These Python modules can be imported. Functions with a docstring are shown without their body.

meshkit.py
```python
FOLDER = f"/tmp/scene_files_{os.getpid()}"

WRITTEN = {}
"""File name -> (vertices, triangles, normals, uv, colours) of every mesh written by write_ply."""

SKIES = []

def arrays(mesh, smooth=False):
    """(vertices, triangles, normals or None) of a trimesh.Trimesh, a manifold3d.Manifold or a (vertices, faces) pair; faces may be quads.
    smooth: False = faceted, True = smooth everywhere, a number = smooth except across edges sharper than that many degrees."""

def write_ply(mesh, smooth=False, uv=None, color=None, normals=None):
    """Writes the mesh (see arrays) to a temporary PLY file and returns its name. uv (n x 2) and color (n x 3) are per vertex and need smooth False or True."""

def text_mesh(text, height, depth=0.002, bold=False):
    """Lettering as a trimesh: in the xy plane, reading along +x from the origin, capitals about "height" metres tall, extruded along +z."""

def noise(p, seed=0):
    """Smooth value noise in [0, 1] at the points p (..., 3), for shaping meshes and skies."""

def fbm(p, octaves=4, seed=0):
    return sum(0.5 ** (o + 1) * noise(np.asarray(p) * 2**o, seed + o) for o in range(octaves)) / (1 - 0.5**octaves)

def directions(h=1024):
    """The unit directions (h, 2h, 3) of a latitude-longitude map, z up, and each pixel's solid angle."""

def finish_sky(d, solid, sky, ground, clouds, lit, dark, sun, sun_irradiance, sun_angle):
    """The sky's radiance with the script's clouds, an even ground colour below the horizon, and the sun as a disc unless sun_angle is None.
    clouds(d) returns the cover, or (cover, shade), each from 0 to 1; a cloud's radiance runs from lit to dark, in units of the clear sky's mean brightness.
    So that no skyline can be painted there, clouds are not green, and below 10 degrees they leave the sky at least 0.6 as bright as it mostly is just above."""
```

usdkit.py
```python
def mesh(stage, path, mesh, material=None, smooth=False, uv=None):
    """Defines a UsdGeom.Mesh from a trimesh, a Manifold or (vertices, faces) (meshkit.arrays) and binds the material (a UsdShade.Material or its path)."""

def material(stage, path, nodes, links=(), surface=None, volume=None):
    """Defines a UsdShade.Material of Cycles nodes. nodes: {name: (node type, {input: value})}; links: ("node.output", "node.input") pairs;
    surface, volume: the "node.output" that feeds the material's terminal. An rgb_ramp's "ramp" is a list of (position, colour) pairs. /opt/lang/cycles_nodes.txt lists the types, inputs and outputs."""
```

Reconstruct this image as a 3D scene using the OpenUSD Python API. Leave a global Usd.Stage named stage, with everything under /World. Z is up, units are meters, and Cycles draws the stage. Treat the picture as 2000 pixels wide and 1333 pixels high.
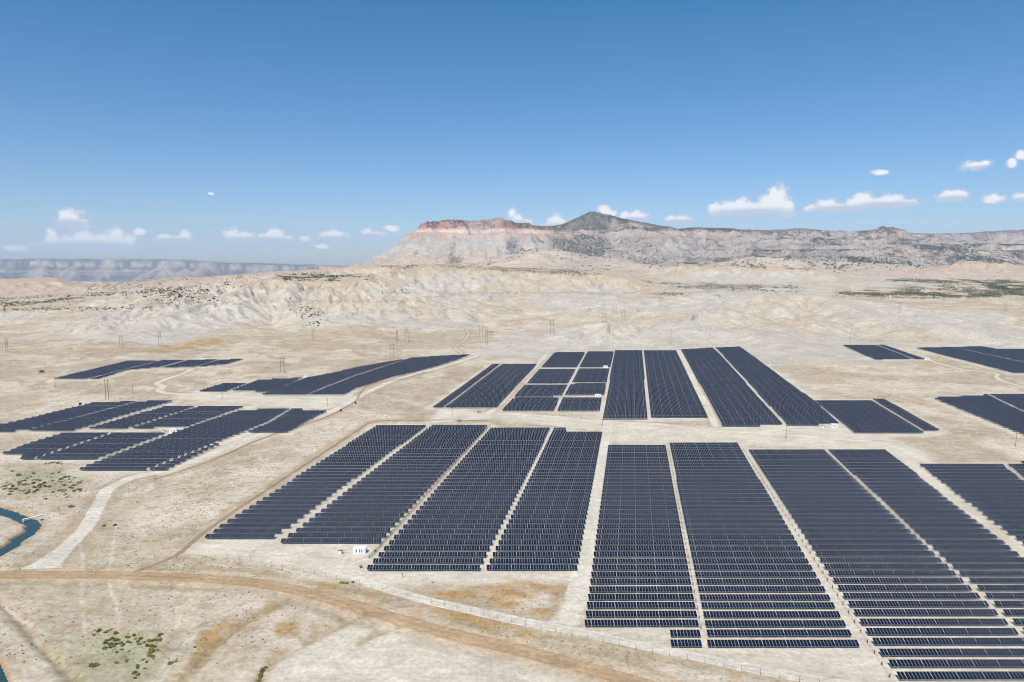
import math
import numpy as np
import shapely
from scipy import ndimage
import trimesh
import usdkit
import meshkit
from pxr import Gf, Sdf, Usd, UsdGeom, UsdLux, UsdShade, Vt

stage = Usd.Stage.CreateInMemory()
UsdGeom.SetStageUpAxis(stage, UsdGeom.Tokens.z)
UsdGeom.SetStageMetersPerUnit(stage, 1.0)
UsdGeom.Xform.Define(stage, '/World')
UsdGeom.Scope.Define(stage, '/World/Looks')
T = Sdf.ValueTypeNames

# ------------------------------------------------------------------ camera
F = 1340.0                    # focal length in pixels of a 2000 px wide frame
CAM_H = 120.0
TANP = 151.5 / F
PITCH = math.atan(TANP)
CP, SP = math.cos(PITCH), math.sin(PITCH)
cam = UsdGeom.Camera.Define(stage, '/World/camera')
cam.AddTranslateOp().Set(Gf.Vec3d(0, 0, CAM_H))
cam.AddRotateXOp().Set(90 - math.degrees(PITCH))
cam.CreateHorizontalApertureAttr(36.0)
cam.CreateVerticalApertureAttr(36.0 * 682 / 1024)
cam.CreateFocalLengthAttr(36.0 * F / 2000)
cam.CreateClippingRangeAttr(Gf.Vec2f(1.0, 200000.0))
EXPOSURE = 0.12
cam.CreateExposureAttr(EXPOSURE)


def ray(px, py):
    u, v = (np.asarray(px, float) - 1000) / F, (666.5 - np.asarray(py, float)) / F
    return u, CP + v * SP, -SP + v * CP


def project(x, y, z):
    d, up = y * CP - (z - CAM_H) * SP, y * SP + (z - CAM_H) * CP
    return 1000 + F * x / d, 666.5 - F * up / d


def plane(px, py, z=0.0):
    a, b, c = ray(px, py)
    t = (z - CAM_H) / c
    return np.stack([a * t, b * t], -1)


# ------------------------------------------------------------------ sky and sun
SUN_EL, SUN_AZ = math.radians(55), math.radians(199)      # azimuth from +y towards +x
SUN = np.array([math.cos(SUN_EL) * math.sin(SUN_AZ), math.cos(SUN_EL) * math.cos(SUN_AZ), math.sin(SUN_EL)])
SKY_STRENGTH, CLOUD = 0.1, 9.8
SUN_INTENSITY = 1.25

# clouds: pixel centre, half width, half height of each puff
PUFFS = [(140, 431, 30, 20), (128, 424, 16, 11), (160, 437, 20, 12),
         (104, 466, 15, 18), (130, 472, 30, 14), (165, 470, 38, 18), (200, 472, 38, 20), (228, 463, 22, 17), (245, 473, 26, 14), (150, 479, 75, 8),
         (275, 453, 18, 7), (30, 484, 24, 6), (362, 461, 15, 12), (345, 468, 50, 8), (318, 463, 16, 5),
         (455, 458, 20, 15), (480, 463, 34, 11), (538, 462, 22, 15), (518, 465, 36, 10), (560, 466, 18, 6),
         (597, 466, 17, 6), (648, 461, 38, 10), (627, 482, 20, 5),
         (718, 455, 16, 12), (765, 447, 24, 7), (738, 458, 26, 7),
         (1000, 416, 12, 12), (1012, 428, 18, 13), (1028, 437, 20, 9), (1085, 433, 28, 14), (1100, 438, 24, 9), (1072, 440, 24, 9),
         (1182, 411, 22, 11), (1192, 417, 18, 8), (1245, 423, 30, 11), (1222, 421, 14, 8), (1330, 429, 38, 8), (1312, 427, 16, 7),
         (1398, 411, 20, 13), (1425, 408, 26, 16), (1450, 406, 30, 18), (1478, 409, 34, 14), (1505, 402, 32, 25), (1518, 388, 24, 27), (1512, 376, 15, 15), (1535, 404, 24, 20), (1440, 417, 62, 8),
         (1618, 402, 30, 13), (1640, 405, 26, 9), (1690, 395, 34, 16), (1668, 398, 26, 11), (1735, 394, 50, 12), (1770, 396, 30, 7), (1582, 407, 15, 7),
         (1722, 337, 20, 5), (1906, 324, 28, 8), (1924, 319, 16, 6), (1994, 303, 11, 8), (1976, 319, 9, 8), (1862, 383, 27, 10), (1848, 386, 20, 8), (1940, 390, 24, 8), (1996, 386, 19, 8), (412, 379, 7, 2.5)]
BASES = [(175, 484, 105, 8), (140, 441, 34, 8), (345, 472, 50, 5), (505, 471, 80, 6), (645, 468, 40, 5), (728, 462, 30, 5), (1010, 440, 40, 7), (1085, 445, 40, 6), (1245, 431, 40, 5), (1465, 420, 100, 9), (1640, 410, 60, 6), (1735, 403, 75, 6), (1860, 392, 42, 6), (1910, 332, 42, 5), (1995, 394, 35, 5), (1330, 434, 40, 4)]
sn = {'tc': ('texture_coordinate', {}), 'xyz': ('separate_xyz', {}),
      'az': ('math', {'math_type': 'arctan2'}), 'el': ('math', {'math_type': 'arcsine'}), 'ae': ('combine_xyz', {'z': 0.0}),
      'sky': ('sky_texture', {'sky_type': 'single_scattering', 'sun_disc': False, 'sun_elevation': SUN_EL, 'sun_rotation': math.atan2(SUN[0], SUN[1]),
                              'altitude': 1500.0, 'air_density': 1.0, 'aerosol_density': 1.6, 'ozone_density': 2.0}),
      'n1': ('noise_texture', {'scale': 55.0, 'detail': 6.0, 'roughness': 0.6}), 'n2': ('noise_texture', {'scale': 150.0, 'detail': 5.0, 'roughness': 0.6}),
      'm1': ('mix_vector', {'fac': 0.02}), 'tint': ('mix', {'mix_type': 'multiply', 'fac': 1.0}), 'hi': ('map_range', {'from_min': 0.0, 'from_max': 0.40, 'clamp': True}), 'tc2': ('mix', {'color1': (0.93, 0.96, 1.10), 'color2': (0.44, 0.93, 1.12)}), 'sat': ('hsv', {'saturation': 1.08})}
sl = [('tc.generated', 'xyz.vector'), ('xyz.x', 'az.value1'), ('xyz.y', 'az.value2'), ('xyz.z', 'el.value1'), ('az.value', 'ae.x'), ('el.value', 'ae.y'),
      ('ae.vector', 'n1.vector'), ('ae.vector', 'n2.vector'), ('sky.color', 'tint.color1'), ('el.value', 'hi.value'), ('hi.result', 'tc2.fac'), ('tc2.color', 'tint.color2')]
last = None
for k, (cx, cy, cw, ch) in enumerate(PUFFS):
    a, b, c = ray(cx, cy)
    az, el = math.atan2(a, b), math.atan(c / math.hypot(a, b))
    sn[f'p{k}'] = ('mapping', {'mapping_type': 'texture', 'location': (az, el, 0), 'scale': (cw * 1.32 / F, ch * 1.75 / F, 1.0)})
    sn[f'g{k}'] = ('gradient_texture', {'gradient_type': 'spherical'})
    sl += [('ae.vector', f'p{k}.vector'), (f'p{k}.vector', f'g{k}.vector')]
    if last:
        sn[f'x{k}'] = ('math', {'math_type': 'maximum'})
        sl += [(last, f'x{k}.value1'), (f'g{k}.fac', f'x{k}.value2')]
        last = f'x{k}.value'
    else:
        last = f'g{k}.fac'
shade = None
for k, (cx, cy, cw, ch) in enumerate(BASES):
    a, b, c = ray(cx, cy)
    az, el = math.atan2(a, b), math.atan(c / math.hypot(a, b))
    sn[f'bp{k}'] = ('mapping', {'mapping_type': 'texture', 'location': (az, el, 0), 'scale': (cw * 1.4 / F, ch * 2.0 / F, 1.0)})
    sn[f'bg{k}'] = ('gradient_texture', {'gradient_type': 'spherical'})
    sl += [('ae.vector', f'bp{k}.vector'), (f'bp{k}.vector', f'bg{k}.vector')]
    if shade:
        sn[f'bx{k}'] = ('math', {'math_type': 'maximum'})
        sl += [(shade, f'bx{k}.value1'), (f'bg{k}.fac', f'bx{k}.value2')]
        shade = f'bx{k}.value'
    else:
        shade = f'bg{k}.fac'
sn |= {'bs': ('map_range', {'range_type': 'smoothstep', 'from_min': 0.05, 'from_max': 0.7, 'to_min': 1.0, 'to_max': 0.0, 'clamp': True}), 'ss': ('math', {'math_type': 'multiply'})}
sl += [(shade, 'bs.value'), ('bs.result', 'ss.value1'), ('sh.result', 'ss.value2')]
sn |= {'na': ('math', {'math_type': 'multiply_add', 'value2': 0.95, 'value3': -0.50}), 'nb': ('math', {'math_type': 'multiply_add', 'value2': 0.62, 'value3': -0.32}),
       'ns': ('math', {'math_type': 'add'}), 'mm': ('map_range', {'from_min': 0.0, 'from_max': 0.12, 'clamp': True}), 'nm': ('math', {'math_type': 'multiply'}),
       'cov': ('math', {'math_type': 'add'}), 'cr': ('map_range', {'range_type': 'smoothstep', 'from_min': 0.22, 'from_max': 0.60, 'to_min': 0.0, 'to_max': 0.92, 'clamp': True}),
       'sh': ('map_range', {'range_type': 'smoothstep', 'from_min': 0.3, 'from_max': 0.75, 'to_min': 0.0, 'to_max': 1.0, 'clamp': True}),
       'cc': ('mix', {'color1': (CLOUD * 0.55, CLOUD * 0.62, CLOUD * 0.73), 'color2': (CLOUD, CLOUD * 0.985, CLOUD * 0.97)}), 'out': ('mix', {}),
       'bg': ('background_shader', {'strength': SKY_STRENGTH})}
sl += [('n1.fac', 'na.value1'), ('n2.fac', 'nb.value1'), ('na.value', 'ns.value1'), ('nb.value', 'ns.value2'), (last, 'mm.value'), ('ns.value', 'nm.value1'), ('mm.result', 'nm.value2'),
       ('nm.value', 'cov.value1'), (last, 'cov.value2'), ('cov.value', 'cr.value'), ('cov.value', 'sh.value'), ('ss.value', 'cc.fac'),
       ('tint.color', 'sat.color'), ('sat.color', 'out.color1'), ('cc.color', 'out.color2'), ('cr.result', 'out.fac'), ('out.color', 'bg.color')]
sn.pop('m1')
sky_mat = usdkit.material(stage, '/World/Looks/sky', sn, sl, surface='bg.background')
dome = UsdLux.DomeLight.Define(stage, '/World/sky')
UsdShade.MaterialBindingAPI.Apply(dome.GetPrim()).Bind(sky_mat)
dome.GetPrim().SetCustomDataByKey('kind', 'structure')
sun = UsdLux.DistantLight.Define(stage, '/World/sun')
sun.CreateIntensityAttr(SUN_INTENSITY)
sun.CreateNormalizeAttr(True)
sun.CreateAngleAttr(0.53)
sun.CreateColorAttr(Gf.Vec3f(1.0, 0.945, 0.86))
sun.AddOrientOp().Set(Gf.Quatf(Gf.Rotation(Gf.Vec3d(0, 0, 1), Gf.Vec3d(*SUN)).GetQuat()))

# ------------------------------------------------------------------ helpers
COUNT = {}


def path_of(name, parent='/World'):
    key = (str(parent), name)
    n = COUNT.get(key, -1) + 1
    COUNT[key] = n
    return f'{parent}/{name}' + (f'_{n:03d}' if n else '')


def tag(prim, label=None, cat=None, group=None, kind=None):
    prim = prim.GetPrim() if hasattr(prim, 'GetPrim') else prim
    for k, v in (('label', label), ('category', cat), ('group', group), ('kind', kind)):
        if v:
            prim.SetCustomDataByKey(k, v)
    return prim


def thing(name, label, cat, loc=(0, 0, 0), rot=None, group=None):
    x = UsdGeom.Xform.Define(stage, path_of(name))
    x.AddTranslateOp().Set(Gf.Vec3d(*map(float, loc)))
    if rot is not None:
        x.AddRotateZOp().Set(float(rot))
    return tag(x, label, cat, group)


def part(name, mesh, mat, parent, smooth=False, label=None):
    p = parent.GetPath() if hasattr(parent, 'GetPath') else parent
    m = usdkit.mesh(stage, path_of(name, p), mesh, mat, smooth)
    if label:
        tag(m, label)
    return m


def raw(path, v, faces, mat, normals=None, prim=None):
    """a mesh from arrays; faces n x 3 or n x 4; prim: {name: per-vertex colour or value}"""
    m = UsdGeom.Mesh.Define(stage, path)
    m.CreatePointsAttr(Vt.Vec3fArray.FromNumpy(np.ascontiguousarray(v, np.float32)))
    m.CreateFaceVertexCountsAttr(Vt.IntArray.FromNumpy(np.full(len(faces), faces.shape[1], np.int32)))
    m.CreateFaceVertexIndicesAttr(Vt.IntArray.FromNumpy(np.ascontiguousarray(faces, np.int32).ravel()))
    m.CreateSubdivisionSchemeAttr('none')
    if normals is not None:
        m.CreateNormalsAttr(Vt.Vec3fArray.FromNumpy(np.ascontiguousarray(normals, np.float32)))
        m.SetNormalsInterpolation('vertex')
    api = UsdGeom.PrimvarsAPI(m)
    for k, a in (prim or {}).items():
        if np.ndim(a) == 2:
            api.CreatePrimvar(k, T.Color3fArray, 'vertex').Set(Vt.Vec3fArray.FromNumpy(np.ascontiguousarray(a, np.float32)))
        else:
            api.CreatePrimvar(k, T.FloatArray, 'vertex').Set(Vt.FloatArray.FromNumpy(np.ascontiguousarray(a, np.float32)))
    UsdShade.MaterialBindingAPI.Apply(m.GetPrim()).Bind(mat)
    return m


def box(x0, x1, y0, y1, z0, z1):
    b = trimesh.creation.box([x1 - x0, y1 - y0, z1 - z0])
    b.apply_translation([(x0 + x1) / 2, (y0 + y1) / 2, (z0 + z1) / 2])
    return b


def bar(a, b, r, sides=6):
    return trimesh.creation.cylinder(radius=r, segment=[a, b], sections=sides)


def cat_(*m):
    return trimesh.util.concatenate(list(m))


def sstep(a, b, x):
    t = np.clip((x - a) / (b - a), 0, 1)
    return t * t * (3 - 2 * t)


def n2(x, y, scale, seed=0, octaves=3):
    return meshkit.fbm(np.stack([np.asarray(x) / scale, np.asarray(y) / scale, np.zeros(np.shape(x))], -1), octaves, seed)


# ------------------------------------------------------------------ materials
def surf(name, color, rough=0.8, var=0.0, scale=1.0, metallic=0.0, spec=0.3, bump=0.0, var_rand=0.0):
    nodes = {'p': ('principled_bsdf', {'roughness': rough, 'metallic': metallic, 'specular_ior_level': spec}), 'c': ('color', {'value': color})}
    links = []
    src = 'c.color'
    if var:
        nodes |= {'g': ('geometry', {}), 'n': ('noise_texture', {'scale': scale, 'detail': 4.0}), 'r': ('map_range', {'from_min': 0.25, 'from_max': 0.75, 'to_min': 1 - var, 'to_max': 1 + var}),
                  'mx': ('mix', {'mix_type': 'multiply', 'fac': 1.0})}
        links += [('g.position', 'n.vector'), ('n.fac', 'r.value'), (src, 'mx.color1'), ('r.result', 'mx.color2')]
        src = 'mx.color'
        if bump:
            nodes['b'] = ('bump', {'strength': 1.0, 'distance': bump})
            links += [('n.fac', 'b.height'), ('b.normal', 'p.normal')]
    if var_rand:
        nodes |= {'oi': ('object_info', {}), 'rr': ('map_range', {'to_min': 1 - var_rand, 'to_max': 1 + var_rand}), 'my': ('mix', {'mix_type': 'multiply', 'fac': 1.0})}
        links += [('oi.random', 'rr.value'), (src, 'my.color1'), ('rr.result', 'my.color2')]
        src = 'my.color'
    links.append((src, 'p.base_color'))
    return usdkit.material(stage, f'/World/Looks/{name}', nodes, links, surface='p.BSDF')


def earth(name, cut=(0.56, 0.66), fine=1.0, speck=0.5, bump=0.3, speck_col=(0.20, 0.17, 0.11), warm=0.75):
    """colour from the primvar 'tone', mottled by noise in metres; 'scrub' (0..1) sprinkles dark dots."""
    nodes = {'a': ('attribute', {'attribute': 'tone'}), 's': ('attribute', {'attribute': 'scrub'}), 'g': ('geometry', {}),
             'na': ('noise_texture', {'scale': 0.045 * fine, 'detail': 6.0, 'roughness': 0.62}), 'ra': ('map_range', {'from_min': 0.3, 'from_max': 0.7, 'to_min': 0.84, 'to_max': 1.13}),
             'nb': ('noise_texture', {'scale': 0.55 * fine, 'detail': 5.0, 'roughness': 0.7}), 'rb': ('map_range', {'from_min': 0.3, 'from_max': 0.7, 'to_min': 0.76, 'to_max': 1.19}),
             'mp': ('mapping', {'scale': (0.10 * fine, 0.33 * fine, 0.3 * fine), 'rotation': (0, 0, 0.5)}), 'nc': ('noise_texture', {'scale': 1.0, 'detail': 5.0, 'roughness': 0.65, 'distortion': 0.6}),
             'rc': ('map_range', {'from_min': 0.3, 'from_max': 0.7, 'to_min': 0.84, 'to_max': 1.12}),
             'ne': ('noise_texture', {'scale': 0.16 * fine, 'detail': 8.0, 'roughness': 0.74, 'distortion': 0.4}), 're': ('map_range', {'range_type': 'smoothstep', 'from_min': 0.44, 'from_max': 0.66, 'to_min': 0.0, 'to_max': warm, 'clamp': True}),
             'mw': ('mix', {'mix_type': 'multiply', 'color2': (0.80, 0.68, 0.53)}), 'at': ('attribute', {'attribute': 'mottle'}), 'mf': ('math', {'math_type': 'multiply'}),
             'm1': ('math', {'math_type': 'multiply'}), 'm2': ('math', {'math_type': 'multiply'}), 'mx': ('mix', {'mix_type': 'multiply', 'fac': 1.0}),
             'nd': ('noise_texture', {'scale': 0.9 * fine, 'detail': 2.0, 'roughness': 0.5}), 'rd': ('map_range', {'range_type': 'smoothstep', 'from_min': cut[0], 'from_max': cut[1], 'to_min': 0.0, 'to_max': speck, 'clamp': True}),
             'md': ('math', {'math_type': 'multiply'}), 'my': ('mix', {'color2': speck_col}),
             'b': ('bump', {'strength': 1.0, 'distance': bump}), 'p': ('principled_bsdf', {'roughness': 0.95, 'specular_ior_level': 0.1})}
    links = [('g.position', 'na.vector'), ('g.position', 'nb.vector'), ('g.position', 'mp.vector'), ('mp.vector', 'nc.vector'), ('g.position', 'nd.vector'), ('na.fac', 'ra.value'), ('nb.fac', 'rb.value'), ('nc.fac', 'rc.value'),
             ('ra.result', 'm1.value1'), ('rb.result', 'm1.value2'), ('m1.value', 'm2.value1'), ('rc.result', 'm2.value2'), ('g.position', 'ne.vector'), ('ne.fac', 're.value'), ('re.result', 'mf.value1'), ('at.fac', 'mf.value2'), ('mf.value', 'mw.fac'), ('a.color', 'mw.color1'), ('mw.color', 'mx.color1'), ('m2.value', 'mx.color2'),
             ('nd.fac', 'rd.value'), ('rd.result', 'md.value1'), ('s.fac', 'md.value2'), ('mx.color', 'my.color1'), ('md.value', 'my.fac'), ('my.color', 'p.base_color'), ('nb.fac', 'b.height'), ('b.normal', 'p.normal')]
    return usdkit.material(stage, f'/World/Looks/{name}', nodes, links, surface='p.BSDF')


M = {
    'ground': earth('dry_clay'), 'hill': earth('shale', fine=0.5, speck=0.8, bump=0.5, warm=0.3), 'mountain': earth('mountain_rock', cut=(0.46, 0.56), fine=0.06, speck=0.85, bump=3.0, speck_col=(0.07, 0.075, 0.055), warm=0.4),
    'dirt_road': surf('dirt_road', (0.40, 0.265, 0.16), 0.95, 0.10, 0.25, spec=0.1), 'gravel_road': surf('pale_gravel', (0.54, 0.49, 0.42), 0.95, 0.08, 0.2, spec=0.1),
    'trail': surf('trail_soil', (0.34, 0.255, 0.175), 0.95, 0.15, 0.3, spec=0.1),
    'white': surf('white_paint', (0.78, 0.80, 0.80), 0.45, 0.04, 0.8), 'roof': surf('roof_paint', (0.72, 0.76, 0.76), 0.5, 0.05, 0.7), 'vent': surf('vent_grey', (0.12, 0.14, 0.16), 0.6),
    'door': surf('door_grey', (0.30, 0.34, 0.38), 0.5), 'concrete': surf('concrete', (0.50, 0.47, 0.42), 0.9, 0.1, 0.6), 'steel': surf('galvanised_steel', (0.42, 0.43, 0.43), 0.5, 0.06, 2.0, metallic=0.3),
    'dark_steel': surf('rusty_steel', (0.12, 0.085, 0.06), 0.7, 0.15, 3.0), 'wood': surf('pole_wood', (0.17, 0.115, 0.08), 0.85, 0.2, 2.0), 'black': surf('black_plastic', (0.012, 0.012, 0.013), 0.5),
    'pale_metal': surf('pale_metal', (0.62, 0.64, 0.66), 0.45, 0.05, 2.0), 'insulator': surf('insulator', (0.25, 0.2, 0.17), 0.4),
    'green': surf('green_leaf', (0.17, 0.185, 0.045), 0.8, 0.35, 1.2, var_rand=0.25), 'olive': surf('olive_leaf', (0.19, 0.165, 0.07), 0.85, 0.3, 1.2, var_rand=0.25),
    'sage': surf('sage_leaf', (0.25, 0.21, 0.14), 0.9, 0.25, 0.8, var_rand=0.3), 'juniper': surf('juniper_leaf', (0.045, 0.056, 0.032), 0.9, 0.3, 0.2, var_rand=0.3), 'stem': surf('woody_stem', (0.16, 0.12, 0.08), 0.9),
}
# module: glass where the primvar 'cell' is 1, aluminium frame elsewhere
M['module'] = usdkit.material(stage, '/World/Looks/solar_module', {
    'a': ('attribute', {'attribute': 'cell'}), 'oi': ('object_info', {}), 'rr': ('map_range', {'to_min': 0.75, 'to_max': 1.3}), 'c': ('color', {'value': (0.0052, 0.0092, 0.0215)}), 'mc': ('mix', {'mix_type': 'multiply', 'fac': 1.0}),
    'gl': ('principled_bsdf', {'roughness': 0.22, 'specular_ior_level': 0.3}),
    'fr': ('principled_bsdf', {'base_color': (0.41, 0.43, 0.48), 'roughness': 0.5, 'metallic': 0.15}), 'mx': ('mix_closure', {})},
    [('oi.random', 'rr.value'), ('c.color', 'mc.color1'), ('rr.result', 'mc.color2'), ('mc.color', 'gl.base_color'), ('a.fac', 'mx.fac'), ('fr.BSDF', 'mx.closure1'), ('gl.BSDF', 'mx.closure2')], surface='mx.closure')
M['water'] = usdkit.material(stage, '/World/Looks/canal_water', {
    'g': ('geometry', {}), 'n': ('noise_texture', {'scale': 1.6, 'detail': 3.0}), 'b': ('bump', {'strength': 0.25, 'distance': 0.05}),
    'p': ('principled_bsdf', {'base_color': (0.03, 0.062, 0.07), 'roughness': 0.08, 'ior': 1.33})},
    [('g.position', 'n.vector'), ('n.fac', 'b.height'), ('b.normal', 'p.normal')], surface='p.BSDF')

# ------------------------------------------------------------------ arrays of panels as they lie on the ground (pixel outlines)
PH = 0.9       # height of the plane in which the outlines were read
S = {  # name: (outline, description of the strip)
    'F1a': ([(397, 1050), (735, 832), (838, 830), (537, 1051)], 'leftmost strip of the front left array'),
    'F1b': ([(545, 1060), (846, 830), (957, 828), (745, 1060)], 'second strip of the front left array'),
    'F2a': ([(713, 1113), (957, 838), (1075, 837), (939, 1113)], 'third strip of the front left array'),
    'F2b': ([(947, 1113), (1083, 836), (1105, 836), (1106, 843), (1176, 843), (1129, 1113)], 'strip just left of the central road'),
    'F3': ([(1188, 868), (1140, 1223), (1366, 1223), (1300, 868)], 'strip right of the central road'),
    'F3x': ([(1307, 1228), (1309, 1263), (1372, 1263), (1367, 1228)], 'short corner strip right of central road'),
    'F4': ([(1308, 867), (1380, 1263), (1681, 1263), (1440, 867)], 'second strip right of the central road'),
    'F5': ([(1462, 881), (1770, 1352), (2106, 1352), (1609, 879)], 'third strip right of the central road'),
    'F6': ([(1614, 879), (2123, 1352), (2330, 1352), (1727, 877)], 'fourth strip right of the central road'),
    'F7a': ([(1795, 909), (2160, 1190), (2300, 1190), (1955, 905)], 'array beyond the sandy lane at right'),
    'F7b': ([(1963, 905), (2310, 1190), (2420, 1190), (2090, 903)], 'array at the right frame edge'),
    'M1a': ([(845, 796), (962, 712), (977, 712), (866, 796)], ''), 'M1b': ([(869, 796), (981, 712), (1050, 711), (972, 796)], ''),
    'M2a': ([(980, 802), (1002, 779), (1093, 778), (1082, 802)], ''), 'M2b': ([(1088, 802), (1099, 778), (1176, 777), (1172, 802)], ''),
    'M2c': ([(1005, 775), (1025, 752.5), (1109, 751.5), (1096, 774.5)], ''), 'M2d': ([(1102, 774), (1115, 751), (1184, 750), (1180, 773)], ''),
    'M2e': ([(1027, 751), (1053, 722.5), (1125, 721.5), (1110, 750)], ''), 'M2f': ([(1116, 749.5), (1131, 721.5), (1190, 720.5), (1185, 749)], ''),
    'M2g': ([(1056, 719.5), (1083, 690), (1144, 688), (1126, 719)], ''), 'M2h': ([(1131, 719), (1148, 688), (1199, 687), (1192, 718)], ''),
    'M3a': ([(1176, 818), (1201, 686), (1254, 685.5), (1266, 818)], ''), 'M3b': ([(1271, 818), (1257, 685.5), (1320, 684), (1384, 817)], ''),
    'M4a': ([(1410, 832), (1330, 684), (1392, 680), (1405, 692), (1532, 831)], ''), 'M4b': ([(1536, 830), (1409, 692), (1397, 680), (1445, 678), (1456, 685), (1496, 715), (1590, 783), (1642, 829)], ''),
    'M5a': ([(1673, 849), (1591, 784), (1697, 780), (1804, 845)], ''), 'M5b': ([(1808, 844), (1702, 780), (1725, 779), (1839, 842)], ''),
    'R1a': ([(1708, 703), (1645, 675.5), (1712, 675), (1782, 702)], ''), 'R1b': ([(1785, 702), (1716, 675), (1727, 675), (1808, 702)], ''),
    'R2a': ([(1977, 729), (1788, 680.5), (1860, 678.5), (2090, 729)], ''), 'R2b': ([(2094, 729), (1864, 678.5), (1920, 677.5), (1947, 682.5), (2140, 683), (2200, 729)], ''),
    'R3a': ([(2000, 850), (1820, 778), (1929, 772), (2090, 850)], ''), 'R3b': ([(2095, 850), (1933, 772), (2060, 769), (2240, 850)], ''),
    'L1a': ([(105, 740.5), (160, 727), (248, 706), (310, 705.5), (172, 740.5)], ''), 'L1b': ([(176, 740.5), (314, 705), (362, 704.5), (314, 718), (250, 723), (195, 740.5)], ''),
    'L1c': ([(318, 718.5), (367, 704.5), (426, 703.5), (379, 718)], ''), 'L1d': ([(383, 717.5), (430, 703.5), (477, 702.5), (440, 713)], ''),
    'L2a': ([(387, 764.5), (433, 750.5), (486, 749), (444, 764.5)], ''), 'L2b': ([(448, 764.5), (505, 743), (592, 739), (530, 765.5)], ''),
    'L2c': ([(512, 771), (597, 739), (650, 729), (700, 717), (797, 701), (690, 735), (599, 771)], ''),
    'L2d': ([(603, 771), (694, 735), (802, 700), (880, 695), (920, 693), (889, 705), (850, 717), (800, 730), (770, 736), (700, 758), (672, 771)], ''),
    'L3a': ([(-80, 847), (40, 822), (125, 801), (180, 788), (268, 785), (50, 841.5)], ''), 'L3b': ([(55, 841), (273, 785), (340, 784), (310, 792), (147, 840.5)], ''),
    'L3c': ([(172, 837), (325, 793.5), (388, 793.5), (252, 836.5)], ''), 'L3d': ([(257, 836.5), (393, 793.5), (480, 793.5), (365, 835)], ''),
    'L4a': ([(2, 886.5), (60, 865), (118, 848), (212, 848), (66, 896.5), (40, 896.5), (45, 888)], ''), 'L4b': ([(71, 896.5), (217, 848), (322, 848), (190, 896.5)], ''),
    'L5a': ([(152, 918), (217, 892), (372, 834), (470, 802), (566, 800), (520, 827), (286, 918)], ''), 'L5b': ([(291, 918), (524, 828), (572, 799), (588, 799), (592, 802), (642, 802), (600, 824), (560, 846), (478, 847), (420, 873), (370, 896), (328, 918)], ''),
}
WORLD = {k: plane(*np.array(o, float).T, PH) for k, (o, _) in S.items()}
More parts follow.
